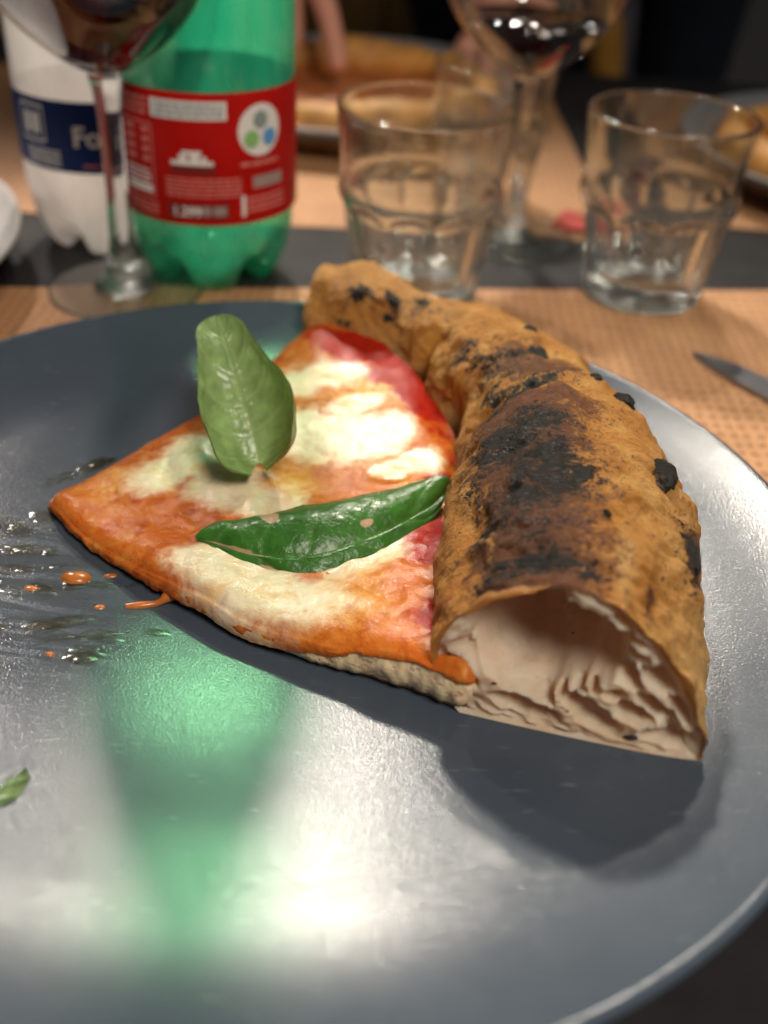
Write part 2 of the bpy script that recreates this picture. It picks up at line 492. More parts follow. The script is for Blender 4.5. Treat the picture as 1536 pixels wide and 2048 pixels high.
table = empty('dining_table'); tag(table, 'dark charcoal restaurant table under the brown paper mats', 'table')
box('table_top', (-95, -45, -3.2), (95, 68, -0.03), M['table'], table, .3)
for x in (-88, 88):
    for y in (-38, 61):
        box('leg', (x - 2.5, y - 2.5, -75), (x + 2.5, y + 2.5, -3.2), M['table'], table, .2)

def placemat(x0, x1, y0, y1, ang, pivot, label):
    n = 40
    X, Y = np.meshgrid(np.linspace(x0, x1, n), np.linspace(y0, y1, n), indexing='ij')
    Z = 0.012 + 0.02 * (vnoise(np.stack([X * .15, Y * .15, X * 0 + 3], -1)) + 1)
    c, s = math.cos(ang), math.sin(ang)
    dx, dy = X - pivot[0], Y - pivot[1]
    V = np.stack([pivot[0] + c * dx - s * dy, pivot[1] + s * dx + c * dy, Z], -1)
    o = new_obj('paper_placemat', V.reshape(-1, 3), grid_faces(n, n), M['paper'])
    tag(o, label, 'placemat', 'brown paper placemats')
    return o
placemat(-24, 25, -8, 21.9, rad(8.2), (0, 21.9), 'brown paper placemat under the big grey plate')
placemat(-34, 14.5, 29.6, 60, rad(2), (0, 29.6), 'brown paper placemat across the table, behind the green bottle and left tumbler')
placemat(18, 62, 33.5, 62, rad(-2), (18, 33.5), 'brown paper placemat at far right under the far right plate')

# background beyond the table
bench = empty('bench_back'); tag(bench, 'dark brown wooden bench back behind the table', 'bench')
for k in range(14):
    x = -120 + k * 17.0
    box('plank', (x, 128, -75), (x + 16.6, 131, -2 + 0), M['wood'], bench, .4)
box('rail', (-122, 127, -1.8), (119, 132, 4), M['wood'], bench, .5)
pl = empty('pillar'); tag(pl, 'grey plastered square pillar at the upper right behind the table', 'pillar')
box('shaft', (30.0, 118, -71), (39.5, 127.5, 45), M['pillar'], pl, .6)
box('plinth', (29.0, 117, -75), (40.5, 127.6, -71), M['pillar'], pl, .4)
p2 = empty('wall_pier'); tag(p2, 'taupe wall pier to the right of the grey pillar', 'wall')
box('shaft', (40.0, 121, -69), (60, 127.5, 45), M['pillar_dark'], p2, .4)
box('skirting', (40.6, 120.3, -75), (60.5, 127.6, -69), M['pillar_dark'], p2, .3)
tag(box('back_wall', (-400, 330, -75), (400, 342, 150), M['table'], None, .5), 'long dark wall far behind the bench', 'wall')

# ================================================================== plates
def plate_z(r, R=15.5, flat=11.6, z0=0.30, zr=2.2):
    """shallow dish that steepens into a low wall"""
    r = np.asarray(r, float)
    dish = .0056 * (R / 15.5) * np.minimum(r, R) ** 2
    wall = zr - z0 - .0056 * (R / 15.5) * R * R
    u = np.clip((r - flat) / (R - flat), 0, 1)
    return z0 + dish + wall * u ** 2
def plate(name, c, R, mat, label, zr=2.2):
    flat = R * .72
    rs = np.r_[0.0001, np.linspace(R * .1, flat, 20), np.linspace(flat, R - .05, 40)[1:]]
    prof = [(r, plate_z(r, R, flat, .30, zr)) for r in rs]
    th = .42
    a = np.linspace(np.pi / 2 * .6, -np.pi / 2, 10)
    zc = zr - th * .5
    prof += [(R - .05 + th * .5 * math.cos(q), zc + th * .5 * math.sin(q)) for q in a]
    prof += [(r, max(.02, plate_z(r, R, flat, .30, zr) - th - .05 * (R - r))) for r in np.linspace(R - .35, flat * .8, 24)]
    prof += [(flat * .78, .0), (flat * .72, .0), (flat * .70, .10), (0.0001, .10)]
    o = lathe(name, prof, mat, n=256, center=(c[0], c[1], .055))
    tag(o, label, 'plate')
    return o
plate('dinner_plate', (0, 0), 15.5, M['plate'], 'large satin grey plate holding the pizza slice')
plate('dinner_plate', (-27.9, 18.2), 13.9, M['white_plate'], 'pale glossy plate cut off by the left edge', 2.4)
plate('dinner_plate', (-1, 52.6), 13.2, M['far_plate'], 'grey plate with pizza between green bottle and left tumbler')
plate('dinner_plate', (33.5, 43.5), 13.2, M['far_plate'], 'grey plate with pizza at the far right edge')

def far_pizza(c, R, seed, label):
    root = empty('pizza'); tag(root, label, 'pizza')
    n, mth = 120, 28
    th = np.linspace(0, 2 * np.pi, n, endpoint=False); ph = np.linspace(0, 2 * np.pi, mth, endpoint=False)
    T, P = np.meshgrid(th, ph, indexing='ij')
    q = np.stack([np.cos(T) * 2, np.sin(T) * 2, T * 0 + seed], -1)
    rr = 1.25 + .45 * vnoise(q * 1.4)
    r = R - 1.3 + rr * np.cos(P); z = 1.5 + rr * np.sin(P)
    p = np.stack([c[0] + r * np.cos(T), c[1] + r * np.sin(T), np.maximum(z, .42)], -1)
    p += .12 * vnoise(p * 1.5)[..., None]
    p[..., 2] = np.maximum(p[..., 2], .42)
    new_obj('crust', p.reshape(-1, 3), grid_faces(n, mth, True, True), M['far_crust'], root)
    rs = np.linspace(.01, R - 1.2, 24)
    Rr, T = np.meshgrid(rs, th, indexing='ij')
    X = c[0] + Rr * np.cos(T); Y = c[1] + Rr * np.sin(T)
    Z = 1.0 + .25 * vnoise(np.stack([X * .8, Y * .8, X * 0 + seed], -1))
    new_obj('topping', np.stack([X, Y, Z], -1).reshape(-1, 3), grid_faces(24, n, False, True), M['far_top'], root)
far_pizza((-1.5, 51.8), 10.6, 2.0, 'golden pizza on the far plate beside the green bottle')
far_pizza((33.0, 43.0), 10.6, 5.0, 'golden pizza on the plate at the far right edge')

# ================================================================== the pizza slice
pizza = empty('pizza_slice'); tag(pizza, 'slice of margherita pizza with a tall charred crust on the grey plate', 'pizza slice')

def surf_plate(x, y):
    return plate_z(np.hypot(x, y), 15.5, 15.5 * .72) + .055

# ---- crust: a swept hollow loaf
# stations: t, centre x, y, half width, height, base lift
ST = np.array([
    (0.00, 7.55, -5.80, 3.38, 5.15, 0.00),
    (0.10, 7.85, -3.8, 3.42, 5.35, 0.00),
    (0.24, 8.10, -0.8, 3.48, 5.35, 0.00),
    (0.38, 8.35, 2.3, 3.35, 5.05, 0.00),
    (0.51, 8.30, 5.3, 3.00, 4.55, 0.00),
    (0.60, 7.75, 7.5, 2.55, 4.10, 0.02),
    (0.69, 7.05, 9.3, 2.65, 4.20, 0.05),
    (0.79, 5.55, 11.6, 2.35, 3.75, 0.15),
    (0.86, 4.10, 12.95, 1.95, 3.25, 0.25),
    (0.93, 2.20, 14.05, 1.85, 3.20, 0.45),
    (1.00, -0.15, 14.75, 1.75, 3.15, 0.55)])
SEC_FRONT = [(.45, .0), (.74, .045), (.95, .15), (1.0, .27), (.94, .38), (.80, .53), (.50, .78), (.15, .96), (-.22, 1.0), (-.58, .90), (-.86, .66), (-1.0, .38), (-.86, .15), (-.55, .0), (0, 0)]
SEC_MID = [(.62, .0), (.88, .06), (1.02, .24), (1.02, .38), (.93, .58), (.66, .82), (.25, .98), (-.20, 1.0), (-.60, .90), (-.88, .68), (-1.0, .42), (-.90, .17), (-.60, .0), (0, 0)]
NPHI = 300
secF = smooth_poly(SEC_FRONT, NPHI, True); secM = smooth_poly(SEC_MID, NPHI, True)
NTT = 460
tt = np.linspace(0, 1, NTT)
st = catmull(ST[:, 0], ST[:, 1:], tt)
cen = st[:, :2]
d = np.gradient(cen, axis=0); d /= np.linalg.norm(d, axis=1)[:, None]
# the front cut is not square to the loaf
cutdir = np.array([5.6, -1.75]); cutdir /= np.linalg.norm(cutdir)
nrm = np.stack([d[:, 1], -d[:, 0]], -1)
w0 = sstep(.16, 0.0, tt)[:, None]
nrm = nrm * (1 - w0) + cutdir * w0
nrm /= np.linalg.norm(nrm, axis=1)[:, None]
bl = sstep(0, .16, tt)[:, None, None]
sec = secF[None] * (1 - bl) + secM[None] * bl                      # NT,NPHI,2
def crust_raw(tt, st, nrm, sec):
    offs = sec[..., 0] * st[:, 2][:, None]
    x = st[:, 0][:, None] + nrm[:, 0][:, None] * offs
    y = st[:, 1][:, None] + nrm[:, 1][:, None] * offs
    z = sec[..., 1] * st[:, 3][:, None]
    return np.stack([x, y, z], -1)
CR = crust_raw(tt, st, nrm, sec)
TT = np.repeat(tt[:, None], NPHI, 1)
# inner-side creases between the three lobes
PHN = np.arange(NPHI) / NPHI
inner = sstep(0.2, -0.8, sec[..., 0])
crease = (.55 * np.exp(-((TT - .495 + .02 * sec[..., 1]) / .020) ** 2) + .42 * np.exp(-((TT - .775 - .01 * sec[..., 1]) / .020) ** 2))
crease *= (.30 + .70 * inner) * sstep(.05, .35, sec[..., 1])
def grid_normals(P):
    du = np.gradient(P, axis=0)
    dv = np.roll(P, -1, 1) - np.roll(P, 1, 1)
    n = np.cross(du, dv); n /= (np.linalg.norm(n, axis=-1, keepdims=True) + 1e-9)
    return n
NN = grid_normals(CR)
if (NN[NTT // 2, np.argmax(sec[NTT // 2, :, 1])][2]) < 0: NN = -NN
Q = CR.copy(); Q[..., 2] *= 1.0
disp = .50 * fbm(Q, .42, 3, off=3.1) + .25 * fbm(Q, 1.0, 4, .55, off=9.0)
stria = np.stack([TT * 95, sec[..., 0] * 2.2, sec[..., 1] * 2.2], -1)
disp += .085 * fbm(stria, 1.0, 4, .6) * sstep(.3, .7, sec[..., 1])
disp += .022 * fbm(Q, 5.5, 3, .6, off=20.)
disp -= crease
for (t0, x0, z0, rt, rx, hh) in [(.32, -.47, .95, .016, .13, .26), (.26, -.30, .98, .011, .13, .20), (.345, -.40, .96, .010, .14, .14), (.29, -.26, .98, .010, .09, .12), (.325, -.70, .86, .018, .13, .10), (.44, -.80, .76, .008, .10, .08),
                                 (.481, -.30, .99, .012, .10, .14), (.468, -.12, 1.0, .009, .08, .12), (.43, -.10, 1.0, .008, .07, .09), (.288, -.01, 1.0, .008, .07, .10), (.215, -.12, 1.0, .014, .16, .09), (.06, -.5, .93, .008, .2, .07),
                                 (.939, -.62, .88, .010, .12, .09), (.893, -.46, .95, .009, .10, .09), (.60, -.72, .84, .012, .13, .08), (.65, -.66, .87, .010, .13, .08), (.57, -.45, .94, .010, .15, .07), (.13, -.55, .92, .02, .25, .10)]:
    dxx = np.hypot(sec[..., 0] - x0, (sec[..., 1] - z0) * 1.25)
    disp = disp + hh * np.exp(-((TT - t0) / rt) ** 2 - (dxx / rx) ** 2) * (1 + .6 * fbm(Q, 3.0, 3, off=33.))
bot = sstep(.16, .02, sec[..., 1])
disp *= (1 - bot)
CR = CR + NN * disp[..., None]
zb = surf_plate(CR[..., 0], CR[..., 1]) * .0
lift = st[:, 4][:, None]
base = np.maximum(.36, np.minimum(surf_plate(CR[..., 0], CR[..., 1]), 2.4)) + .02
CR[..., 2] += .36 * 1.0 + lift
CR[..., 2] = np.maximum(CR[..., 2], base * 1.0)
# round the far cut end
# masks in (t, section) space
nz1 = fbm(Q, .8, 4, off=5.); nz2 = fbm(Q, 2.0, 4, off=15.)
def blob(t0, x0, z0, rt, rx, amp=1.0):
    dx = np.hypot(sec[..., 0] - x0, (sec[..., 1] - z0) * 1.25)
    return amp * np.exp(-((TT + .012 * nz2 - t0) / rt) ** 2 - ((dx + .06 * nz2) / rx) ** 2)
z_ = sec[..., 1]; x_ = sec[..., 0]
top = sstep(.45, .95, z_)
brown = np.zeros_like(z_)
brown += .92 * sstep(-.98, -.66, x_ + .2 * nz2) * sstep(.62, -.38, x_ + .45 * nz1) * sstep(.45, .8, z_ + .2 * nz2) * sstep(.50, .42, TT)          # front lobe top
brown += .25 * sstep(.30, .9, x_) * sstep(.25, .5, z_) * sstep(.5, .42, TT)
brown += .85 * blob(.61, -.25, .97, .085, .60) + .55 * blob(.53, -.1, .97, .04, .5)
brown += .50 * blob(.86, -.55, .85, .05, .35) + .42 * blob(.95, -.85, .6, .02, .3) + .45 * blob(.91, -.6, .85, .02, .3)
brown += .85 * blob(.048, .42, .85, .030, .07) + .75 * blob(.155, .78, .72, .05, .12)
brown += .30 * nz1
char = np.zeros_like(z_)
for a in [(.32, -.48, .95, .028, .26, .80), (.255, -.30, .98, .022, .24, .70), (.30, -.68, .86, .030, .16, .65), (.44, -.82, .75, .012, .12, .70), (.405, -.65, .87, .010, .16, .65), (.37, -.42, .96, .010, .22, .62), (.34, -.15, 1., .012, .2, .35),
          (.215, -.12, 1., .022, .22, .62), (.20, -.45, .95, .03, .3, .40), (.16, -.35, .97, .028, .34, .44), (.145, -.75, .8, .018, .2, .48), (.105, -.40, .96, .020, .34, .40), (.06, -.50, .93, .014, .26, .60), (.045, -.25, .99, .014, .26, .58), (.03, -.70, .85, .012, .18, .5), (.03, .0, .98, .012, .2, .45),
          (.24, -.82, .74, .03, .10, .42), (.49, -.28, .99, .012, .16, .8), (.50, -.62, .88, .020, .20, .62), (.54, -.75, .8, .018, .15, .55), (.57, -.45, .94, .018, .22, .50), (.60, -.72, .84, .02, .16, .62), (.63, -.40, .95, .015, .2, .5), (.65, -.66, .87, .016, .16, .6), (.69, -.82, .75, .016, .14, .55), (.70, -.60, .89, .012, .14, .55),
          (.155, .74, .76, .045, .10, .75), (.05, .42, .85, .016, .05, .40), (.52, -.05, 1., .02, .2, .4), (.61, .0, 1., .02, .25, .45),
          (.939, -.62, .88, .012, .14, 1.0), (.893, -.46, .95, .012, .12, 1.0), (.891, -.74, .8, .010, .10, .8), (.952, -.93, .58, .010, .10, .7), (.85, -.35, .97, .012, .16, .55),
          (.82, -.41, .96, .010, .12, .5), (.865, -.15, 1., .012, .16, .5)]:
    char += 1.08 * blob(a[0], a[1], a[2], a[3] * 1.25, a[4] * 1.25, a[5])
char = np.minimum(char, .88) + .20 * nz2 * sstep(.55, .9, z_) * sstep(.3, .0, x_)
pale = .95 * blob(.065, .24, .93, .05, .075) + .8 * sstep(.62, .2, z_) * sstep(-.3, -.75, x_) * sstep(.50, .56, TT)
pale += .5 * sstep(.78, .86, TT) * sstep(.75, .35, z_) + .25 * sstep(.80, .9, TT)
pale += .75 * sstep(.30, .75, x_) * sstep(.26, .06, TT) * sstep(.85, .45, z_) + .35 * sstep(.2, .7, x_) * sstep(.5, .2, TT)
pale = np.clip(pale + .25 * nz1, 0, 1)
redm = .9 * blob(.05, -.93, .55, .02, .12) + .8 * blob(.43, -.95, .5, .02, .12) + 1.0 * sstep(.36, .16, z_) * sstep(-.55, -.85, x_) + .25 * blob(.64, -.85, .55, .05, .3)
crust = new_obj('crust', CR.reshape(-1, 3), grid_faces(NTT, NPHI, False, True), M['crust'], pizza,
                attrs={'char': char, 'brown': brown, 'pale': pale, 'red': np.clip(redm, 0, 1)})

# ---- front cut: airy crumb with a big bubble
out0 = CR[0]; sec0 = sec[0]
NK = 150
kk = np.linspace(1, 0.0, NK) ** 1.0
ctr = np.array([-.05, .42])
pl2 = np.stack([sec0[:, 0] * 3.38, (out0[:, 2] - .36)], -1)        # local cm coords on the cut face: a across, z up
c2 = np.array([.2, 1.9])
G = c2 + (pl2[None] - c2) * kk[:, None, None]
ga, gz = G[..., 0], G[..., 1]
K = np.repeat(kk[:, None], NPHI, 1)
P3 = np.stack([ga, gz, ga * 0], -1)
warp = np.stack([fbm(P3, 1.1, 3, .4, off=2.), fbm(P3, 1.1, 3, .4, off=31.)], -1) * .25
wa, wz = ga + warp[..., 0], gz + warp[..., 1]
def hole(a0, z0, ra, rz, ang=0.0, soft=1.7):
    c, s = math.cos(ang), math.sin(ang)
    da, dz = wa - a0, wz - z0
    u = (c * da + s * dz) / ra; v = (-s * da + c * dz) / rz
    return np.clip(1 - (u * u + v * v), 0, 1) ** (.5 * soft)
D = np.zeros_like(ga)
D = np.maximum(D, 3.8 * hole(-1.05, 3.12, 1.75, 1.48, .10, 1.15))
D = np.maximum(D, 2.6 * hole(-.2, 3.3, 1.25, 1.1, -.25, 1.2))
rg = np.random.RandomState(4)
def worley(sa, sz, n, tilt):
    """distance to nearest / second nearest bubble centre, stretched and tilted"""
    c, s = math.cos(tilt), math.sin(tilt)
    pa, pz = rg.uniform(-4, 4, n), rg.uniform(-.5, 6, n)
    q = np.stack([(c * wa + s * wz) / sa, (-s * wa + c * wz) / sz], -1).reshape(-1, 2)
    p = np.stack([(c * pa + s * pz) / sa, (-s * pa + c * pz) / sz], -1)
    f1 = np.empty(len(q)); f2 = np.empty(len(q))
    for i in range(0, len(q), 4000):
        dd = np.sqrt(((q[i:i + 4000, None] - p[None]) ** 2).sum(-1)); dd.partition(1, axis=1)
        f1[i:i + 4000] = dd[:, 0]; f2[i:i + 4000] = dd[:, 1]
    return f1.reshape(wa.shape), f2.reshape(wa.shape)
f1, f2 = worley(1.9, .85, 75, -.30)
big = .62 * np.sqrt(np.clip(1 - (1.22 * f1 / (f2 + 1e-6)) ** 3, 0, 1))
f1, f2 = worley(1.5, .9, 420, -.35)
small = .13 * np.sqrt(np.clip(1 - (1.25 * f1 / (f2 + 1e-6)) ** 3, 0, 1))
dense = sstep(1.25, .55, gz) + .7 * sstep(.80, .95, K)
D = np.maximum(D, big * (1 - .85 * np.clip(dense, 0, 1))) + small * (.35 + .65 * np.clip(dense, 0, 1)) * sstep(2.2, .9, D)
D += .05 * fbm(P3, 3.0, 3, .5, off=50.) + .02 * fbm(P3, 10.0, 3, off=3.)
for _ in range(2):
    D = (D + np.roll(D, 1, 1) + np.roll(D, -1, 1)) / 3
    D[1:-1] = (D[1:-1] + D[:-2] + D[2:]) / 3
fr = sstep(1.0, .955, K)
D = D * fr + .05 * sstep(1, .985, K)
inward = np.array([-cutdir[1], cutdir[0]])
# cavity follows the loaf and narrows a touch as it goes back
X = st[0, 0] + cutdir[0] * ga + inward[0] * D + .05 * D
Y = st[0, 1] + cutdir[1] * ga + inward[1] * D
Z = gz + .36
CAP = np.stack([X, Y, Z], -1)
CAP[0] = out0
skin = sstep(.955, .985, K) * sstep(.5, 1.6, gz)
new_obj('crumb', CAP.reshape(-1, 3), grid_faces(NK, NPHI, False, True)[:, ::-1], M['crumb'], crust, attrs={'skin': skin})
# strands of crumb spanning the cut
def tube_path(pts, r, nseg=8):
    pts = np.asarray(pts, float); n = len(pts)
    r = np.full(n, r) if np.isscalar(r) else np.asarray(r)
    tg = np.gradient(pts, axis=0); tg /= np.linalg.norm(tg, axis=1)[:, None] + 1e-9
    a = np.where(np.abs(tg[:, 2:3]) < .9, np.array([[0, 0, 1.]]), np.array([[1., 0, 0]]))
    u = np.cross(tg, a); u /= np.linalg.norm(u, axis=1)[:, None]; v = np.cross(tg, u)
    th = np.linspace(0, 2 * np.pi, nseg, endpoint=False)
    V = pts[:, None] + r[:, None, None] * (np.cos(th)[None, :, None] * u[:, None] + np.sin(th)[None, :, None] * v[:, None])
    return V.reshape(-1, 3), grid_faces(n, nseg, False, True)
def on_cut(a, z, dep):
    return np.array([st[0, 0] + cutdir[0] * a + inward[0] * dep, st[0, 1] + cutdir[1] * a + inward[1] * dep, z + .36])
rgf = np.random.RandomState(21)
for (a_, z_f, r_) in [(1.75, 1.05, .10), (1.62, 1.0, .07), (.95, 1.62, .045), (-1.75, 1.55, .05), (-.35, 2.05, .03), (.6, 3.45, .05), (2.05, 1.4, .035), (.1, 1.3, .03)]:
    k_ = np.argmin((ga - a_) ** 2 + (gz - z_f) ** 2)
    p0 = CAP.reshape(-1, 3)[k_]
    bmf = bmesh.new(); bmesh.ops.create_icosphere(bmf, subdivisions=2, radius=1.0)
    Vf = np.array([v.co[:] for v in bmf.verts]); Ff = [[v.index for v in f.verts] for f in bmf.faces]; bmf.free()
    Vf = Vf * (1 + .35 * fbm(Vf, 1.3, 2, off=a_ * 7)[:, None]) * r_ * np.array([1.4, .7, .7])
    new_obj('char_fleck', Vf + p0 - np.array([inward[0], inward[1], 0]) * r_ * .3, Ff, M['blister'], crust)
# far cut end of the crust
oe = CR[-1]; ce = oe.mean(0)
kk2 = np.linspace(1, 0, 30)
E_ = ce + (oe[None] - ce) * kk2[:, None, None]
ed = d[-1]
bulge = (.10 * (1 - kk2 ** 4))[:, None] - .25 * np.clip(fbm(E_, 1.6, 3, off=8.), 0, 1) * (1 - kk2 ** 6)[:, None]
E_[..., 0] += ed[0] * bulge; E_[..., 1] += ed[1] * bulge
new_obj('cut_end', E_.reshape(-1, 3), grid_faces(30, NPHI, False, True), M['crumb'], crust, attrs={'skin': np.repeat(sstep(.8, .97, kk2)[:, None], NPHI, 1)})

# ---- charred blisters sitting on the crust
def crust_at(t, x, zside=1):
    i = int(round(t * (NTT - 1)))
    s = sec[i]
    # pick the upper-surface section point nearest in x (or by height when on a side)
    j = np.argmin((s[:, 0] - x) ** 2 + np.where(s[:, 1] > .30, 0, 9))
    return CR[i, j], NN[i, j]
def crust_xz(t, x, z):
    i = int(round(t * (NTT - 1))); s = sec[i]
    j = np.argmin((s[:, 0] - x) ** 2 + (s[:, 1] - z) ** 2)
    return CR[i, j], NN[i, j]
def blister(t, x, z, ra, rb, rh, seed, sink=.35, yaw=0.0):
    p, n = crust_xz(t, x, z)
    bm = bmesh.new(); bmesh.ops.create_icosphere(bm, subdivisions=4, radius=1.0)
    V = np.array([v.co[:] for v in bm.verts]); F = [[v.index for v in f.verts] for f in bm.faces]; bm.free()
    V = V * (1 + .34 * fbm(V, 1.4, 3, off=seed)[:, None] + .10 * fbm(V, 4, 3, off=seed)[:, None])
    i = int(round(t * (NTT - 1)))
    al = np.array([d[i, 0], d[i, 1], 0]); al = al - n * (al @ n); al /= np.linalg.norm(al)
    ac = np.cross(n, al)
    c, s = math.cos(yaw), math.sin(yaw)
    al, ac = c * al + s * ac, -s * al + c * ac
    W = p - n * rh * sink + V[:, :1] * al * ra + V[:, 1:2] * ac * rb + V[:, 2:] * n * rh
    top_ = sstep(-.35, .45, V[:, 2] + .25 * fbm(V, 2.5, 3, off=seed + 3))
    return new_obj('char_blister', W, F, M['crust'], crust, attrs={'char': .25 + .75 * top_, 'brown': .6 + .4 * top_, 'pale': top_ * 0, 'red': top_ * 0})
for b in [(.268, .57, .87, .66, .38, .40, 6, .10), (.464, .50, .90, .44, .34, .36, 7, .15), (.50, .28, .97, .30, .22, .18, 8, .35), (.63, .10, 1.0, .58, .36, .28, 9, .35),
          (.139, .12, 1.0, .13, .12, .10, 13, .35), (.157, .76, .75, .70, .26, .16, 15, .35), (.70, .35, .97, .26, .20, .16, 19, .3)]:
    blister(*b)

# ---- base of the slice: a thin sheet from tip to crust
FR = smooth_poly([(-7.5, 2.45), (-6.1, .95), (-3.6, -.85), (-2.0, -1.85), (-.5, -2.75), (1.5, -3.6), (3.7, -4.42), (4.6, -4.90), (5.15, -5.12), (5.5, -4.9), (5.6, -4.3)], 240)
BK = smooth_poly([(-7.5, 2.45), (-6.3, 3.9), (-5.1, 5.5), (-3.7, 7.4), (-1.7, 11.0), (-.5, 13.2), (.3, 14.6)], 240)
NV, NU = 240, 200
vv = np.linspace(0, 1, NV); uu = np.linspace(0, 1, NU)
VV, UU = np.meshgrid(vv, uu, indexing='ij')
wob = .10 * fbm(np.stack([VV * 9, UU * 3, VV * 0], -1), 1.0, 4, .6, off=6.)
def sheet_xy(VV, UU):
    i = VV * (240 - 1); i0 = np.clip(i.astype(int), 0, 238); f = (i - i0)[..., None]
    a = FR[i0] * (1 - f) + FR[i0 + 1] * f
    b = BK[i0] * (1 - f) + BK[i0 + 1] * f
    P = a * (1 - UU[..., None]) + b * UU[..., None]
    P = P + (np.array([.92, .40]) * 2.6)[None, None] * (VV ** 2.2 * 4 * UU * (1 - UU))[..., None]
    return P
def sheet_top(P, VV, UU):
    """height of the dough under the topping"""
    wd = np.linalg.norm(FR[np.clip((VV * 239).astype(int), 0, 239)] - BK[np.clip((VV * 239).astype(int), 0, 239)], axis=-1)
    th = .62 + .36 * sstep(0, .45, VV) + .40 * sstep(.6, .9, VV) * sstep(.6, .1, UU) + .15 * sstep(.6, 1, VV)
    th = th * (1 - .25 * sstep(.93, .99, VV) * sstep(.75, .5, UU))
    th = th * (1 - (.40 - .22 * sstep(.5, .8, VV)) * np.exp(-UU * wd / .30) - .40 * np.exp(-(1 - UU) * wd / .30)) * (1 - .25 * np.exp(-VV / .02))
    q = np.stack([P[..., 0], P[..., 1], P[..., 0] * 0], -1)
    z = np.maximum(surf_plate(P[..., 0], P[..., 1]), .355) + th
    z = z + .14 * fbm(q, .6, 4, off=12.)
    # the near edge lifts off the plate a little
    z = z + .10 * sstep(.35, 0, UU) * sstep(.05, .4, VV)
    return z
PXY = sheet_xy(VV, UU)
edge_n = []
NSK = 9
def slab(drop):
    """full closed cross-sections: top row + rounded sides down to the underside"""
    rows = []; under = []
    top = sheet_top(PXY, VV, UU)
    sideF = (PXY[:, 0] - PXY[:, 6]); sideF = sideF / (np.linalg.norm(sideF, axis=1)[:, None] + 1e-6)
    sideB = (PXY[:, -1] - PXY[:, -7]); sideB = sideB / (np.linalg.norm(sideB, axis=1)[:, None] + 1e-6)
    lowz = np.maximum(surf_plate(PXY[..., 0], PXY[..., 1]), .355)
    full = np.concatenate([PXY, top[..., None]], -1)
    def side(col, sd, rev):
        L = []
        hgt = top[:, col] - lowz[:, col]
        for k in range(1, NSK + 1):
            a = k / NSK
            off = .10 * math.sin(a * math.pi) ** .8 - .16 * a ** 3
            nz = .11 * fbm(np.stack([vv * 60, vv * 0 + a * 2.6, vv * 0 + (3 if rev else 9)], -1), 1.0, 4, .6)
            rag = .14 * fbm(np.stack([vv * 22, vv * 0 + 1.5, vv * 0], -1), 1.0, 3)
            p = np.concatenate([PXY[:, col] + sd * (off + nz + rag * a)[:, None], (top[:, col] - hgt * a * .92 + (.06 * (1 - a)))[:, None]], -1)
            L.append(p)
        return L
    f = side(0, sideF, False); b = side(NU - 1, sideB, True)
    seq = f[::-1] + [full[:, k] for k in range(NU)] + b
    und = [1 - k / NSK for k in range(NSK)] + [0] * NU + [(k + 1) / NSK for k in range(NSK)]
    V = np.stack(seq, 1)
    U_ = np.repeat(np.array(und)[None], NV, 0)
    return V, U_
SL, UND = slab(0)
UND = np.where(UND > .72, (UND - .72) / .28 * 1.2, 0)
ncol = SL.shape[1]
fc = grid_faces(NV, ncol)
# close underneath
fc_b = np.stack([np.arange(NV - 1) * ncol, np.arange(NV - 1) * ncol + ncol - 1, (np.arange(NV - 1) + 1) * ncol + ncol - 1, (np.arange(NV - 1) + 1) * ncol], -1)
new_obj('dough_base', SL.reshape(-1, 3), np.vstack([fc, fc_b]), M['dough'], pizza, attrs={'under': UND})

# sauce: sits on the sheet and runs over the cut edge near the tip
def top_height(P):
    q = np.stack([P[..., 0], P[..., 1], P[..., 0] * 0], -1)
    return .07 + .050 * fbm(q, .9, 3, .5, off=40.) + .010 * fbm(q, 4.0, 2, .6, off=70.)
th_ = top_height(PXY)
sz = sheet_top(PXY, VV, UU) + th_
edge_fall = np.exp(-UU / .012) + np.exp(-(1 - UU) / .012)
SS = np.concatenate([PXY, sz[..., None]], -1)
tipcov = sstep(.72, .30, vv) * .95 + .22 * np.clip(fbm(np.stack([vv * 17, vv * 0, vv * 0], -1), 1.0, 3, off=2.) + .2, 0, 1) + .10
tipcov = np.clip(tipcov, .06, .96)
LF, LB = [], []
for k in range(1, NSK + 1):
    a = tipcov * k / NSK
    # sample the slab side and push out
    idx = NSK - a * NSK
    i0 = np.clip(np.floor(idx).astype(int), 0, NSK - 1); f = (idx - i0)[:, None]
    r_ = np.arange(NV)
    pf = SL[r_, i0] * (1 - f) + SL[r_, i0 + 1] * f
    pb = SL[r_, ncol - 1 - i0] * (1 - f) + SL[r_, ncol - 2 - i0] * f
    push = .075 * (1 - (k / NSK) ** 4) + .012
    for L, p, j in ((LF, pf, 0), (LB, pb, NU - 1)):
        o2 = PXY[:, j] - PXY[:, 6 if j == 0 else NU - 7]; o2 = o2 / (np.linalg.norm(o2, axis=1)[:, None] + 1e-6)
        L.append(np.concatenate([p[:, :2] + o2 * push, p[:, 2:] + .03 * (1 - k / NSK)], -1))
SA = np.stack(LF[::-1] + [SS[:, k] for k in range(NU)] + LB, 1)
PX = SA[..., 0]; PY = SA[..., 1]
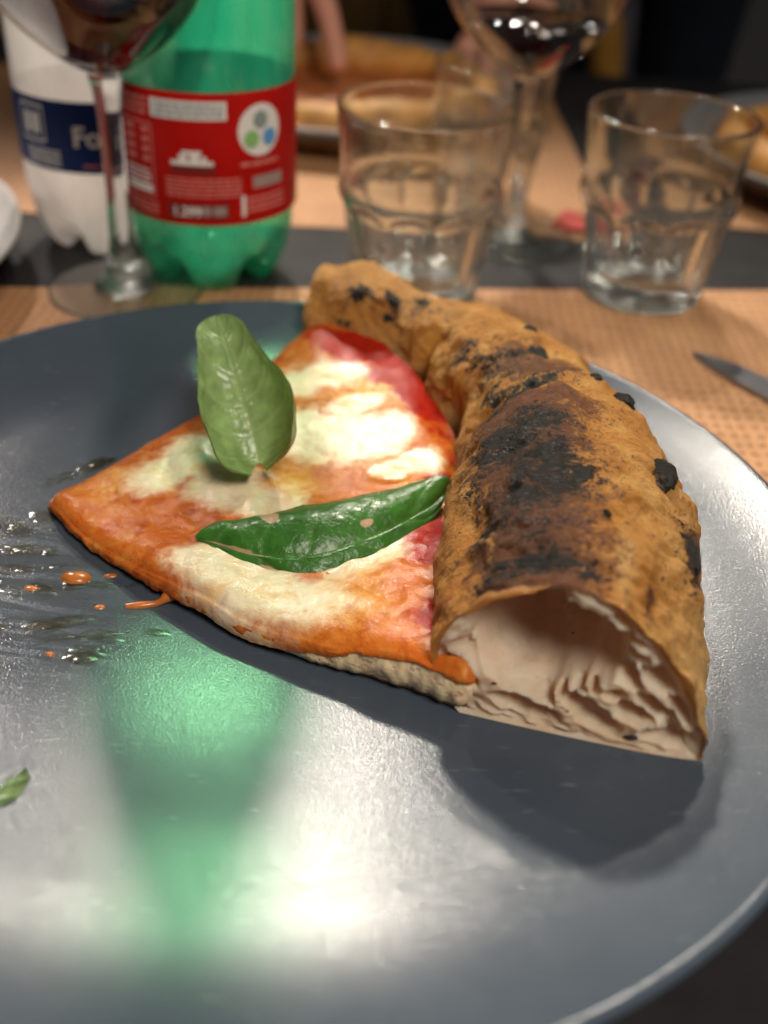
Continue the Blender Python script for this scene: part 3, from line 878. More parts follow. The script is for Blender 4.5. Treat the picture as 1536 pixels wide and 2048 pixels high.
def topping_fields(PX, PY):
    def gauss(x, y, r): return np.exp(-((PX - x) ** 2 + (PY - y) ** 2) / r ** 2)
    red = np.zeros_like(PX)
    for (x, y, r, a) in [(1.2, 11.6, 1.3, .9), (2.6, 10.8, 1.2, 1.0), (3.6, 9.6, 1.1, 1.0), (4.3, 8.2, .9, .9), (4.7, 6.6, .7, .7), (4.3, 1.0, .95, 1.1), (4.2, -.3, .7, .8), (4.6, 3.6, .75, .8), (4.9, -3.3, .85, 1.0), (5.0, -2.2, .6, .7),
                         (-4.6, 2.2, .5, .45), (-3.2, 3.1, .5, .3), (-.4, 12.4, .8, .4), (-2.6, 7.8, .7, .35), (3.6, -2.9, .7, .4), (5.3, 5.2, .8, .6), (-4.0, .2, .8, .25)]:
        red += a * gauss(x, y, r)
    oil = .7 * gauss(2.5, 9.0, 1.2) + .8 * gauss(-.3, 3.4, .9) + .6 * gauss(2.2, -2.4, 1.0) + .5 * gauss(-5.6, 3.0, .8) + .5 * gauss(1.2, 8.6, 1.2) + .4 * gauss(3.2, 4.6, 1.3) + .7 * gauss(2.3, -.5, .9)
    return red, oil
red, oil = topping_fields(PX, PY)
RED0, OIL0 = topping_fields(PXY[..., 0], PXY[..., 1])
new_obj('sauce_layer', SA.reshape(-1, 3), grid_faces(NV, SA.shape[1]), M['sauce'], pizza, attrs={'red': red, 'oil': oil})

# mozzarella: separate melted patches, each its own part
def cheese(ells, thick, seed, oilpts=()):
    ells = np.array(ells, float)
    lo = ells[:, :2].min(0) - ells[:, 2:4].max() * 1.25; hi = ells[:, :2].max(0) + ells[:, 2:4].max() * 1.25
    n = 130
    # work in sheet coordinates so the patch rests on the slice: find (v,u) for the grid by sampling the sheet
    mask = np.full(PXY.shape[:2], -9.0)
    q3 = np.stack([PXY[..., 0], PXY[..., 1], PXY[..., 0] * 0 + seed], -1)
    wx = .55 * fbm(q3, .7, 5, .6); wy = .55 * fbm(q3 + 17, .7, 5, .6)
    for (x, y, rx, ry, an) in ells:
        rx, ry = rx * 1.75, ry * 1.75
        c, s = math.cos(rad(an)), math.sin(rad(an))
        dx, dy = PXY[..., 0] + wx - x, PXY[..., 1] + wy - y
        g = 1 - np.sqrt(((c * dx + s * dy) / rx) ** 2 + ((-s * dx + c * dy) / ry) ** 2)
        mask = np.maximum(mask, g)
    mask = mask + .05 * fbm(q3, 2.5, 3, off=3.)
    h = sz + thick * sstep(-.02, .42, mask) - .035 * sstep(.08, -.12, mask) + .030 * fbm(q3, 1.3, 4, off=9.) * sstep(0, .3, mask)
    # let a patch on the near edge sag over it
    V = np.concatenate([PXY, h[..., None]], -1)
    keep = mask > -.10
    kf = keep[:-1, :-1] | keep[1:, :-1] | keep[1:, 1:] | keep[:-1, 1:]
    F = grid_faces(NV, NU)[kf.reshape(-1)]
    edge = sstep(.78, .0, mask)
    oil = OIL0; redc = RED0
    # fold the near edge down
    extra_v, extra_f, ee, oo = [], [], [], []
    cols = np.where(keep[:, 0])[0]
    base_n = V.reshape(-1, 3)
    if len(cols) > 3:
        NE = 7
        sd = PXY[cols, 0] - PXY[cols, 6]; sd /= np.linalg.norm(sd, axis=1)[:, None]
        topz = h[cols, 0]; m0 = np.clip(mask[cols, 0] + .1, 0, .6) / .6
        rows = []
        for k in range(1, NE + 1):
            a = k / NE * math.pi * .62
            rr = .10 + .34 * m0
            rows.append(np.concatenate([PXY[cols, 0] + sd * (np.sin(a) * (.10 + .10 * m0))[:, None], (topz - (1 - np.cos(a)) * rr * .95)[:, None]], -1))
        E = np.stack(rows, 1).reshape(-1, 3)
        b0 = len(base_n)
        for a in range(len(cols) - 1):
            if cols[a + 1] != cols[a] + 1: continue
            prev0, prev1 = cols[a] * NU, cols[a + 1] * NU
            for k in range(NE):
                c0, c1 = b0 + a * NE + k, b0 + (a + 1) * NE + k
                extra_f.append((prev0, c0, c1, prev1)); prev0, prev1 = c0, c1
        base_n = np.vstack([base_n, E])
        edge = np.r_[edge.ravel(), np.repeat(edge[cols, 0], NE) * 1.0]; oil = np.r_[oil.ravel(), np.repeat(oil[cols, 0], NE)]; redc = np.r_[redc.ravel(), np.repeat(redc[cols, 0], NE)]
    F = F.tolist() + [list(map(int, f)) for f in extra_f]
    used = np.unique(np.concatenate([np.array(f) for f in F]))
    remap = -np.ones(len(base_n), int); remap[used] = np.arange(len(used))
    F = [[int(remap[i]) for i in f] for f in F]
    return new_obj('mozzarella_patch', base_n[used], F, M['cheese'], pizza, attrs={'edge': np.ravel(edge)[used], 'oil': np.ravel(oil)[used], 'red': np.ravel(redc)[used]})
cheese([(-4.2, 3.7, 1.3, .85, 50), (-2.9, 4.6, 1.7, 1.15, 15), (-1.9, 3.0, 1.5, 1.2, -30), (-.6, 2.4, 1.3, 1.0, -25)], .05, 1.)
cheese([(-2.0, -.9, 1.2, .85, -35), (-.4, -1.6, 1.6, 1.1, -25), (.9, -2.2, 1.3, .95, -20), (-1.0, -.4, 1.2, .7, -25)], .07, 2.)
cheese([(2.2, -.4, 1.2, .8, 20), (3.0, .0, .8, .7, 20)], .06, 3.)
cheese([(.7, 6.3, 1.5, 1.3, 20), (1.8, 6.0, 1.5, 1.2, 10), (2.9, 6.4, 1.1, .9, 25)], .05, 4.)
cheese([(0.0, 9.6, 1.3, .8, 30), (1.1, 9.9, 1.0, .6, 20)], .05, 5.)
cheese([(4.0, 5.0, .8, .6, 20), (3.3, 4.6, .8, .5, 20)], .05, 6.)
cheese([(1.6, 8.0, 1.2, .5, 25)], .04, 7.)

# sauce string hanging off the near edge
k = np.linspace(0, 1, 22)
ctrl = catmull([0, .3, .55, 1], [(-2.75, -1.02, .78), (-3.05, -1.28, .62), (-3.35, -1.42, .47), (-4.15, -1.62, .44)], k)
v, f = tube_path(ctrl, .16 + .07 * np.sin(k * 9) * (1 - k) - .05 * k + .10 * (1 - k) ** 6, 12)
v[:, 2] = np.maximum(v[:, 2], .362)
new_obj('sauce_drip', v, f, M['sauce_plain'], pizza)

# ================================================================== basil
def vein_fields(A, B, npairs, slope):
    vein = np.exp(-(B / .045) ** 2) * sstep(1.02, .8, A)
    bul = np.zeros_like(A)
    a0s = np.linspace(.06, .80, npairs)
    dmin = np.full_like(A, 9.)
    for i, a0 in enumerate(a0s):
        for sgn in (-1, 1):
            off = a0 + (.018 if sgn > 0 else -.012) + slope * np.abs(B) ** 1.25
            dd = np.abs(A - off) + np.where(np.sign(B) == sgn, 0, 9)
            dmin = np.minimum(dmin, dd)
    lat = np.exp(-(dmin / .012) ** 2) * sstep(.95, .6, np.abs(B)) 
    vein = np.maximum(vein, .75 * lat)
    bul = sstep(0, .05, dmin) * sstep(0, .15, np.abs(B)) * sstep(1, .7, np.abs(B))
    return vein, bul

def leaf(label, mat, n_a, n_b, fn, stain=None, group=None, npairs=5, slope=.17, vdepth=.035, bulge=.05):
    a = np.linspace(0, 1, n_a); b = np.linspace(-1, 1, n_b)
    A, B = np.meshgrid(a, b, indexing='ij')
    P = fn(A, B)
    du = np.gradient(P, axis=0); dv = np.gradient(P, axis=1)
    N = np.cross(du, dv); N /= np.linalg.norm(N, axis=-1, keepdims=True) + 1e-9
    vein, bul = vein_fields(A, B, npairs, slope)
    P = P + N * (bulge * bul - vdepth * vein + .05 * fbm(P, 1.6, 3, off=5.))[..., None]
    s = stain(A, B) if stain else np.zeros_like(A)
    o = new_obj('basil_leaf', P.reshape(-1, 3), grid_faces(n_a, n_b), mat, attrs={'vein': vein, 'stain': s})
    tag(o, label, 'basil leaf', group)
    return o

def norm(v): v = np.asarray(v, float); return v / np.linalg.norm(v)

# leaf standing up, hollow towards the camera
def leaf_up(A, B):
    C = catmull([0, .2, .5, .8, 1], [(-1.15, 4.15, 1.75), (-1.35, 4.6, 2.3), (-1.95, 5.75, 3.35), (-2.6, 7.1, 4.5), (-3.0, 7.9, 5.0)], A.ravel()).reshape(*A.shape, 3)
    IT = lambda a, xs, ys: catmull(np.array(xs), np.array(ys)[:, None], a.ravel())[:, 0].reshape(a.shape)
    wl = IT(A, [0, .04, .12, .28, .45, .62, .78, .88, .94, .975, .993, 1], [.5, 1.7, 2.4, 2.5, 2.0, 1.38, 1.0, .86, .70, .47, .24, .02])
    wr = IT(A, [0, .04, .12, .28, .45, .62, .78, .88, .94, .975, .993, 1], [.4, 1.8, 2.80, 3.15, 2.45, 1.52, .95, .75, .57, .38, .20, .02])
    w = np.where(B < 0, wl, wr)
    T = norm((-1.8, 3.7, 3.4)); S = norm((.985, .10, .10)); S = norm(S - T * (S @ T)); N = np.cross(S, T); 
    if N[1] > 0: N = -N                                            # towards the viewer
    ab = np.abs(B)
    ang = IT(A, [0, .15, .4, .7, 1], [2.0, 2.15, 1.85, 1.2, .6])          # curl of each half
    # arc of constant curvature
    th = ang * ab
    lat = np.where(ang > 1e-3, np.sin(th) / ang, ab)
    up = np.where(ang > 1e-3, (1 - np.cos(th)) / ang, 0)
    P = C + (np.sign(B) * lat * w)[..., None] * S + (up * w * .95)[..., None] * N
    P = P + (np.sign(B) * .12 * sstep(.80, 1.0, ab) * w * .45)[..., None] * S          # lip turned out along the rim
    # heart-shaped base: the lobes drop below the stem
    low = sstep(.28, 0, A) * sstep(.10, .9, ab)
    P = P - (low * .60)[..., None] * T + (low * .9)[..., None] * N
    P = P + (.06 * np.sin(A * 14 + B * 2) * ab ** 2)[..., None] * N
    return P
leaf('pale green upright basil leaf, cupped towards the viewer', M['leaf_pale'], 150, 90, leaf_up, npairs=5, slope=.20, vdepth=-.05, bulge=.05)

def leaf_flat(A, B):
    C = catmull([0, .22, .45, .68, .88, 1], [(-2.45, .25, 1.62), (-.75, -.45, 1.72), (.95, -.55, 1.85), (2.8, .45, 2.02), (4.3, 1.9, 2.1), (4.95, 2.8, 2.25)], A.ravel()).reshape(*A.shape, 3)
    w = np.interp(A, [0, .05, .15, .3, .5, .7, .85, .95, 1], [.10, .55, 1.25, 1.85, 2.1, 1.75, 1.15, .5, .05])
    wf = np.interp(A, [0, .05, .15, .3, .5, .7, .85, .95, 1], [.08, .30, .55, .75, .80, .75, .60, .35, .05])
    Sb = norm((-.42, .90, .24)); Up = np.array([-.15, -.25, .95])
    ab = np.abs(B)
    back = (ab * w)[..., None] * Sb + (.42 * np.sin(ab * 2.4) * w * .42 - .25 * w * ab ** 2.5)[..., None] * Up
    Sf = norm((.30, -.78, -.42))
    front = (ab * wf)[..., None] * Sf + (-.35 * wf * ab ** 2)[..., None] * Up
    P = C + np.where((B > 0)[..., None], back, front)
    curl = sstep(.80, 1.0, A) * ab
    P = P + (curl * .4)[..., None] * np.array([-.25, .1, .9])
    P = P + (.05 * np.sin(A * 17) * ab)[..., None] * Up
    return P
def stain_flat(A, B):
    s = .9 * np.exp(-((A - .36) / .05) ** 2 - ((B - .80) / .25) ** 2)
    s += .75 * np.exp(-((A - .13 - .10 * (B < 0)) / .12) ** 2 - ((B - .02) / .09) ** 2) + .8 * np.exp(-((A - .27) / .06) ** 2 - ((B + .55) / .25) ** 2)
    s += .9 * np.exp(-((A - .66) / .028) ** 2 - ((B - .22) / .09) ** 2)
    return s
leaf('dark green glossy basil leaf lying across the slice, its tip at the crust', M['leaf_dark'], 170, 100, leaf_flat, stain_flat, npairs=5, slope=.16, vdepth=.02, bulge=.022)

def leaf_scrap(A, B):
    C = np.array([-6.2, -10.6, .75]) + A[..., None] * np.array([1.35, 2.55, .1])
    w = .42 * np.sin(np.pi * np.clip(A, 0.02, .98)) ** .5
    return C + (B * w)[..., None] * norm((.9, -.45, .1)) + (.35 * (1 - B ** 2) * .8)[..., None] * np.array([0, 0, 1.])
leaf('small dark green herb scrap at the lower left edge of the plate', M['leaf_dark'], 60, 30, leaf_scrap)

# ================================================================== drops on the plate
def dome(cx, cy, rx, ry, h, an, seed, n=20, rings=7):
    th = np.linspace(0, 2 * np.pi, n, endpoint=False)
    rr = np.linspace(1, 0.02, rings)
    R_, T_ = np.meshgrid(rr, th, indexing='ij')
    wob = 1 + .16 * vnoise(np.stack([np.cos(T_) * 1.3 + seed, np.sin(T_) * 1.3, T_ * 0], -1))
    lx, ly = rx * R_ * wob * np.cos(T_), ry * R_ * wob * np.sin(T_)
    c, s = math.cos(an), math.sin(an)
    X, Y = cx + c * lx - s * ly, cy + s * lx + c * ly
    Z = surf_plate(X, Y) + .002 + h * np.sqrt(np.clip(1 - R_ ** 2, 0, 1)) ** 1.2
    V = np.stack([X, Y, Z], -1).reshape(-1, 3)
    F = [list(map(int, f)) for f in grid_faces(rings, n, False, True)] + [list(range((rings - 1) * n, rings * n))[::-1][::-1]]
    return V, F
for (x, y, rx, ry, h, lab) in [(-5.85, -.62, .42, .28, .16, 'larger orange sauce drop on the plate below the slice tip'), (-5.62, -3.85, .11, .10, .05, 'tiny orange sauce speck on the plate, lower left'),
                               (-6.9, -1.3, .20, .13, .05, 'thin orange sauce drop at the left of the oily streaks'), (-4.85, -1.75, .16, .10, .04, 'small flat sauce drop beside the sauce string'), (-4.9, -.35, .2, .09, .05, 'small sauce drop close under the near edge of the slice')]:
    v, f = dome(x, y, rx, ry, h, .2, x, 28, 8)
    tag(new_obj('sauce_drop', v, f, M['sauce_plain']), lab, 'sauce drop', 'sauce drops on the plate')
rg = np.random.RandomState(8)
OV, OF, nb = [], [], 0
clus = [(-6.9, 4.6, 1.1, .14, 50, 40), (-7.9, 1.4, .8, .30, 24, 30), (-8.2, .2, 1.6, .10, 12, 34), (-6.6, -2.9, 1.2, .08, 18, 34), (-4.7, -3.85, .45, .16, 10, 22), (-7.2, -1.4, 1.5, .10, 14, 28), (-4.4, -2.9, 1.6, .05, 16, 24), (-5.4, -.9, 1.3, .05, 12, 18), (-7.4, -.5, 1.5, .05, 13, 20)]
for (x, y, L, W, an, cnt) in clus:
    c, s = math.cos(rad(an)), math.sin(rad(an))
    for _ in range(cnt):
        a, b = rg.uniform(-L, L), rg.normal(0, W)
        r = rg.choice([.03, .05, .09, .16, .26], p=[.3, .3, .2, .13, .07])
        v, f = dome(x + c * a - s * b, y + s * a + c * b, r * rg.uniform(1.2, 3.2), r, r * rg.uniform(.05, .12), rad(an) + rg.normal(0, .3), rg.rand() * 9, 12, 5)
        OV.append(v); OF += [[i + nb for i in ff] for ff in f]; nb += len(v)
tag(new_obj('oil_droplets', np.vstack(OV), OF, M['oil']), 'clear oil droplets smeared on the plate left of the slice tip', 'oil', kind='stuff')

# ================================================================== glassware
def tumbler(c, scale, label, rot=0.0):
    z = np.array([0, .05, .15, .5, 1.0, 1.8, 2.6, 3.4, 4.0, 4.3, 4.55, 4.8, 5.1, 5.35, 5.6, 6.0, 6.8, 7.6, 8.3, 8.62])
    r = np.array([2.70, 2.88, 2.97, 3.02, 3.07, 3.17, 3.28, 3.40, 3.50, 3.56, 3.68, 3.76, 3.78, 3.72, 3.66, 3.66, 3.72, 3.80, 3.87, 3.90])
    pz = np.linspace(0, 8.62, 110); pr = catmull(z, r[:, None], pz)[:, 0]
    lipa = np.linspace(-.3, math.pi + .2, 9)
    lip = [(3.80 + .105 * math.cos(a), 8.66 + .105 * math.sin(a)) for a in lipa]
    iz = np.linspace(8.55, 1.35, 70); ir = np.interp(iz, z, r) - np.interp(iz, [1.3, 4.2, 4.8, 5.6, 8.6], [.34, .30, .34, .26, .21])
    bot = [(x, 1.30 - .42 * (1 - (x / 2.55) ** 2) ** .5 * 1.0) for x in np.linspace(2.62, .01, 22) if x < 2.55]
    under = [(.01, .18), (1.5, .16), (2.2, .08), (2.5, .0)]
    prof = [(a, b) for a, b in zip(pr, pz)] + lip + [(a, b) for a, b in zip(ir, iz)] + bot
    nout = len(pz)
    prof = np.array(under + prof)
    ko = len(under)
    def rmod(R_, Z_, T_, I_):
        out = (I_ >= ko) & (I_ < ko + nout)
        t10 = np.abs(((T_ + rot) * 10 / (2 * np.pi)) % 1 - .5) * 2          # 0 mid-panel .. 1 rib
        arch = 4.35 + .45 * (1 - t10 ** 2)                                 # scalloped tops of the panels
        inp = sstep(.35, .8, Z_) * sstep(arch + .25, arch - .25, Z_)
        dr = -.20 * (1 - t10 ** 3) * inp + .03 * inp * t10 ** 6
        return R_ + np.where(out, dr, 0), Z_
    prof = prof * scale
    def rm(R_, Z_, T_, I_):
        a, b = rmod(R_ / scale, Z_ / scale, T_, I_); return a * scale, b * scale
    o = lathe('water_tumbler', prof, M['glass'], n=200, center=(c[0], c[1], .045), rmod=rm)
    tag(o, label, 'glass', 'water tumblers')
    return o
tumbler((3.65, 21.9), .97, 'clear fluted water tumbler right behind the far end of the crust', .1)
tumbler((14.45, 23.7), .955, 'clear fluted water tumbler at the right, on bare brown paper', .4)
tumbler((7.4, 35.6), .84, 'clear tumbler farthest back, behind the left tumbler and the far wine glass', .2)

def wine_glass(c, stem, fill, label, bs=1.0):
    g = empty('wine_glass'); tag(g, label, 'wine glass', 'wine glasses')
    zb = np.array([0, .12, .45, 1.1, 1.9, 2.8, 4.0, 5.5, 7.5, 9.5, 11.0]) * bs
    rb = np.array([.30, .75, 1.45, 2.35, 3.20, 3.95, 4.55, 4.80, 4.55, 3.95, 3.45]) * bs
    pz = np.linspace(0, 11.0 * bs, 90); pr = catmull(zb, rb[:, None], pz)[:, 0]
    outer = list(zip(pr, pz + stem))
    inner = [(max(.02, a - .09), b + (.14 if b < .5 else .0)) for a, b in zip(pr, pz)][::-1]
    inner = [(a, b + stem) for a, b in inner]
    lathe('bowl', [(.02, stem - .02)] + outer + inner + [(.02, stem + .16)], M['wineglass'], g, 128, (c[0], c[1], .05))
    zs = np.linspace(.30, stem, 60)
    rs = np.interp(zs, [.30, .6, 1.4, 2.5, 4.5, stem - 1.6, stem - .5, stem], [1.4, .90, .66, .53, .46, .50, .62, .74])
    lathe('stem', [(.01, .28)] + list(zip(rs, zs)) + [(.01, stem + .01)], M['stemglass'], g, 64, (c[0], c[1], .05))
    foot = [(.01, .0), (3.35, .0), (3.45, .05), (3.42, .11), (2.6, .16), (1.6, .22), (1.0, .30), (.01, .33)]
    lathe('foot', resample(foot, 60), M['stemglass'], g, 128, (c[0], c[1], .05))
    wz = np.linspace(.17, fill, 50); wr = np.interp(wz, pz, pr) - .115
    wr[0] = .05
    lathe('wine', [(.01, stem + .165)] + [(max(.02, a), b + stem) for a, b in zip(wr, wz)] + [(.01, fill + stem)], M['wine'], g, 128, (c[0], c[1], .05))
    return g
wine_glass((-9.35, 20.3), 9.25, 4.3, 'large glass of red wine in front of the bottles at upper left')
wine_glass((8.45, 29.8), 8.0, 2.55, 'glass of red wine standing behind the left tumbler', .93)

# ================================================================== bottles
def patch(name, c, r, th0, th1, z0, z1, mat, parent, skew=0.0, seg=None, thick=0.0):
    n = seg or max(3, int(abs(th1 - th0) / 4) + 2)
    th = np.radians(np.linspace(th0, th1, n))
    V = []
    for zz in (z0, z1):
        for k, t in enumerate(th):
            V.append((c[0] + r * math.sin(t), c[1] - r * math.cos(t), zz + skew * (k / (n - 1))))
    F = [(k, k + 1, n + k + 1, n + k) for k in range(n - 1)]
    return new_obj(name, V, F, mat, parent)
def disc(name, c, r, th0, z0, rad_, mat, parent, n=32):
    rings = 5
    V = [(th0, z0)]
    for q in range(1, rings + 1):
        V += [(th0 + math.degrees(rad_ * q / rings * math.cos(a) / r), z0 + rad_ * q / rings * math.sin(a)) for a in np.linspace(0, 2 * np.pi, n, endpoint=False)]
    W = [(c[0] + r * math.sin(rad(t)), c[1] - r * math.cos(rad(t)), z) for t, z in V]
    F = [(0, 1 + k, 1 + (k + 1) % n) for k in range(n)]
    for q in range(1, rings):
        a, b = 1 + (q - 1) * n, 1 + q * n
        F += [(a + k, b + k, b + (k + 1) % n, a + (k + 1) % n) for k in range(n)]
    return new_obj(name, W, F, mat, parent)
def lettering(txt, size, c, r, th0, z0, mat, parent, align='LEFT'):
    cu = bpy.data.curves.new('lettering', 'FONT'); cu.body = txt; cu.size = size; cu.align_x = align; cu.offset = size * .022
    tmp = bpy.data.objects.new('lettering_tmp', cu); COL.objects.link(tmp)
    bpy.context.view_layer.update()
    dg = bpy.context.evaluated_depsgraph_get()
    me0 = bpy.data.meshes.new_from_object(tmp.evaluated_get(dg))
    bm = bmesh.new(); bm.from_mesh(me0)
    bmesh.ops.triangulate(bm, faces=bm.faces[:])
    V = []
    for v in bm.verts:
        t = rad(th0) + v.co.x / r
        V.append((c[0] + r * math.sin(t), c[1] - r * math.cos(t), z0 + v.co.y))
    F = [[v.index for v in f.verts] for f in bm.faces]
    bm.free(); bpy.data.objects.remove(tmp); bpy.data.curves.remove(cu); bpy.data.meshes.remove(me0)
    return new_obj('lettering', V, F, mat, parent, smooth=False)
def fine_print(c, r, th0, th1, z0, z1, rows, mat, parent, seed=0):
    """rows of broken strokes: print too small to read"""
    g = random.Random(seed); V, F = [], []
    for k in range(rows):
        z = z1 - (k + .5) * (z1 - z0) / rows; hh = (z1 - z0) / rows * .26
        t = th0
        while t < th1 - .5:
            t2 = min(th1, t + g.uniform(1.5, 6))
            b = len(V)
            for tt_ in (t, (t + t2) / 2, t2):
                a = rad(tt_)
                for zz in (z - hh, z + hh): V.append((c[0] + r * math.sin(a), c[1] - r * math.cos(a), zz))
            F += [(b, b + 2, b + 3, b + 1), (b + 2, b + 4, b + 5, b + 3)]
            t = t2 + g.uniform(.5, 1.1)
    return new_obj('fine_print', V, F, mat, parent, smooth=False)

def bottle(c, R, H, mat, capm, label, zl, labmat, petal=True):
    g = empty('water_bottle'); tag(g, label, 'bottle', 'plastic water bottles')
    z = np.array([0, .25, .8, 1.5, 2.4, 3.2, 6.0, 9.0, 12.0, 15.0, 18.0, 20.5, 23.0, 25.0, 26.6, 27.4]) * H / 29.0
    r = np.array([.66, .76, .86, .925, .975, 1.0, 1.0, 1.0, .995, .995, .97, .88, .70, .50, .36, .34]) * R
    pz = np.linspace(0, z[-1], 150); pr = catmull(z, r[:, None], pz)[:, 0]
    prof = np.array([(.02, .9)] + [(R * .3, .8), (R * .5, .35)] + list(zip(pr, pz)))
    def rmod(R_, Z_, T_, I_):
        if not petal: return R_, Z_
        c5 = np.cos(5 * T_ + .6)
        low = sstep(2.2, .0, Z_)
        return R_ * (1 - .16 * low * sstep(.2, -.9, c5) ), Z_ + .75 * low * sstep(.1, -1, c5) * sstep(R * .25, R * .6, R_)
    lathe('body', prof, mat, g, 160, (c[0], c[1], .05), rmod)
    lathe('cap', [(.01, z[-1] - .2), (1.5, z[-1] - .2), (1.55, z[-1]), (1.55, z[-1] + 1.4), (1.4, z[-1] + 1.55), (.01, z[-1] + 1.55)], capm, g, 48, (c[0], c[1], .05))
    lb = lathe('label', [(R + .03, zl[0]), (R + .045, zl[0] + .05), (R + .045, zl[1] - .05), (R + .03, zl[1])], labmat, g, 128, (c[0], c[1], 0))
    return g, lb
GC = (-5.9, 23.4); GR = 3.86
gb, gl = bottle(GC, GR, 36.0, M['green_pet'], M['cap'], 'green plastic water bottle with a red label', (3.55, 9.0), M['red_label'])
nb_ = lathe('light_block_band', [(GR * .925, 24.4), (GR * .865, 26.0), (GR * .785, 27.4)], M['red_label'], gb, 96, (GC[0], GC[1], .05))  # unseen band, added to interrupt the green light thrown on the plate
r1 = GR + .065; r2 = GR + .08; r3 = GR + .095
patch('print_box', GC, r1, -25, 22, 7.95, 8.68, M['print_white'], gl)
fine_print(GC, r2, -23, 20, 8.02, 8.62, 3, M['print_slate'], gl, 1)
disc('emblem', GC, r1, 44, 7.45, 1.06, M['print_white'], gl)
em = gl
disc('emblem_figure', GC, r2, 44, 7.85, .36, M['print_slate'], gl, 20)
disc('emblem_figure', GC, r3, 37.5, 7.12, .36, M['print_green'], gl, 20)
disc('emblem_figure', GC, r3, 50.5, 7.12, .36, M['print_blue'], gl, 20)
fine_print(GC, r1, 30, 58, 5.95, 6.25, 1, M['print_pink'], gl, 2)
patch('print_box', GC, r1, -13, 14, 5.75, 6.15, M['print_dark'], gl)
for (a, b, z0, z1) in [(-13, 13, 6.12, 6.30), (-8, -2.5, 6.3, 6.55), (-1, 5, 6.3, 6.6), (6, 9, 6.3, 6.5), (-6, 6, 6.58, 6.72)]:
    patch('emblem_bar', GC, r2, a, b, z0, z1, M['print_white'], gl)
fine_print(GC, r1, -17, 30, 4.75, 5.62, 5, M['print_pink'], gl, 3)
patch('print_box', GC, r1, -17, 22, 3.85, 4.52, M['print_dark'], gl)
lettering('1.299', .58, GC, r2, -14, 3.97, M['print_white'], gl)
patch('print_bar', GC, r2, 5, 10.5, 4.0, 4.40, M['print_grey'], gl); patch('print_bar', GC, r2, 12, 20, 4.0, 4.40, M['print_grey'], gl)
patch('print_box', GC, r1, 38, 62, 5.05, 5.55, M['print_grey'], gl)
fine_print(GC, r1, 34, 64, 4.0, 4.75, 3, M['print_pink'], gl, 4); patch('print_bar', GC, r1, 30, 32.5, 3.9, 4.8, M['print_white'], gl)
fine_print(GC, r1, -58, -28, 7.9, 8.7, 3, M['print_pink'], gl, 5)
for z0 in (7.35, 6.95, 6.55, 6.15):
    patch('print_bar', GC, r1, -48, -40, z0 - .1, z0 + .1, M['print_pink'], gl); patch('print_bar', GC, r1, -33, -28, z0 - .1, z0 + .1, M['print_pink'], gl)
for (a, b, z0, z1) in [(-26, -25.2, 4.6, 7.6), (-52, -25.2, 7.58, 7.64), (-52, -25.2, 4.56, 4.62)]:
    patch('print_rule', GC, r1, a, b, z0, z1, M['print_pink'], gl)
patch('print_box', GC, r1, -50, -27, 4.75, 5.05, M['print_white'], gl)
fine_print(GC, r1, -50, -28, 5.1, 5.75, 3, M['print_white'], gl, 6)
fine_print(GC, r1, -48, -24, 3.8, 4.4, 3, M['print_pink'], gl, 7)

WC = (-11.55, 26.6); WR = 3.75
wb, wl = bottle(WC, WR, 31.0, M['clear_pet'], M['cap_blue'], 'clear white water bottle with a blue label, behind the wine stem', (4.35, 7.45), M['blue_label'])
r1 = WR + .065
lettering('Fo', 1.25, WC, r1, -4, 5.55, M['print_white'], wl)
for (a, b, z0, z1) in [(-46, -24, 7.05, 7.15), (-46, -24, 5.55, 5.65), (-46, -45, 5.6, 7.1), (-25, -24, 5.6, 7.1), (-42, -36, 5.9, 6.8), (-34, -28, 5.9, 6.8)]:
    patch('print_rule', WC, r1, a, b, z0, z1, M['print_white'], wl)
fine_print(WC, r1, -42, -14, 4.55, 5.3, 4, M['print_white'], wl, 9)
fine_print(WC, r1, 2, 22, 4.6, 4.8, 1, M['print_pink'], wl, 10)

# ================================================================== knife, napkin
kn = empty('table_knife'); tag(kn, 'dark steel table knife on the paper mat right of the plate', 'knife')
ka = np.array([15.7, 17.4]); kd = np.array([2.4, -3.05]); kd /= np.linalg.norm(kd); kp = np.array([-kd[1], kd[0]])
def prism(name, outline, z0, z1, mat, parent, bev=.03):
    o = np.asarray(outline, float); n = len(o)
    V = [(*p, z0) for p in o] + [(*(o.mean(0) + (p - o.mean(0)) * .96), z1) for p in o]
    F = [list(range(n))[::-1], list(range(n, 2 * n))] + [(k, (k + 1) % n, n + (k + 1) % n, n + k) for k in range(n)]
    return new_obj(name, V, F, mat, parent, smooth=False)
bl_ = [(0, .0), (.8, .42), (2, .72), (4, .85), (8, .88), (10.5, .85), (10.5, -.55), (8, -.65), (3, -.62), (1.2, -.40)]
prism('blade', [ka + kd * a + kp * b for a, b in bl_], .07, .24, M['steel'], kn)
hn = [(10.5, .5), (12, .55), (15, .62), (19, .8), (21, .75), (21.6, .2), (21.6, -.3), (21, -.75), (19, -.8), (15, -.62), (12, -.5), (10.5, -.45)]
prism('handle', [ka + kd * a + kp * b for a, b in hn], .07, .62, M['steel'], kn)
n = 24
X, Y = np.meshgrid(np.linspace(0, 3.0, n), np.linspace(0, 2.6, n), indexing='ij')
Zt = .22 + .12 * vnoise(np.stack([X * .5, Y * .5, X * 0], -1))
c, s = math.cos(rad(-24)), math.sin(rad(-24))
Vt = np.stack([10.9 + c * X - s * Y, 31.6 + s * X + c * Y, Zt], -1)
nap = new_obj('paper_napkin', Vt.reshape(-1, 3), grid_faces(n, n), M['napkin'])
md = nap.modifiers.new('thickness', 'SOLIDIFY'); md.thickness = .0012; md.offset = -1
tag(nap, 'folded red paper napkin behind the right tumbler', 'napkin')

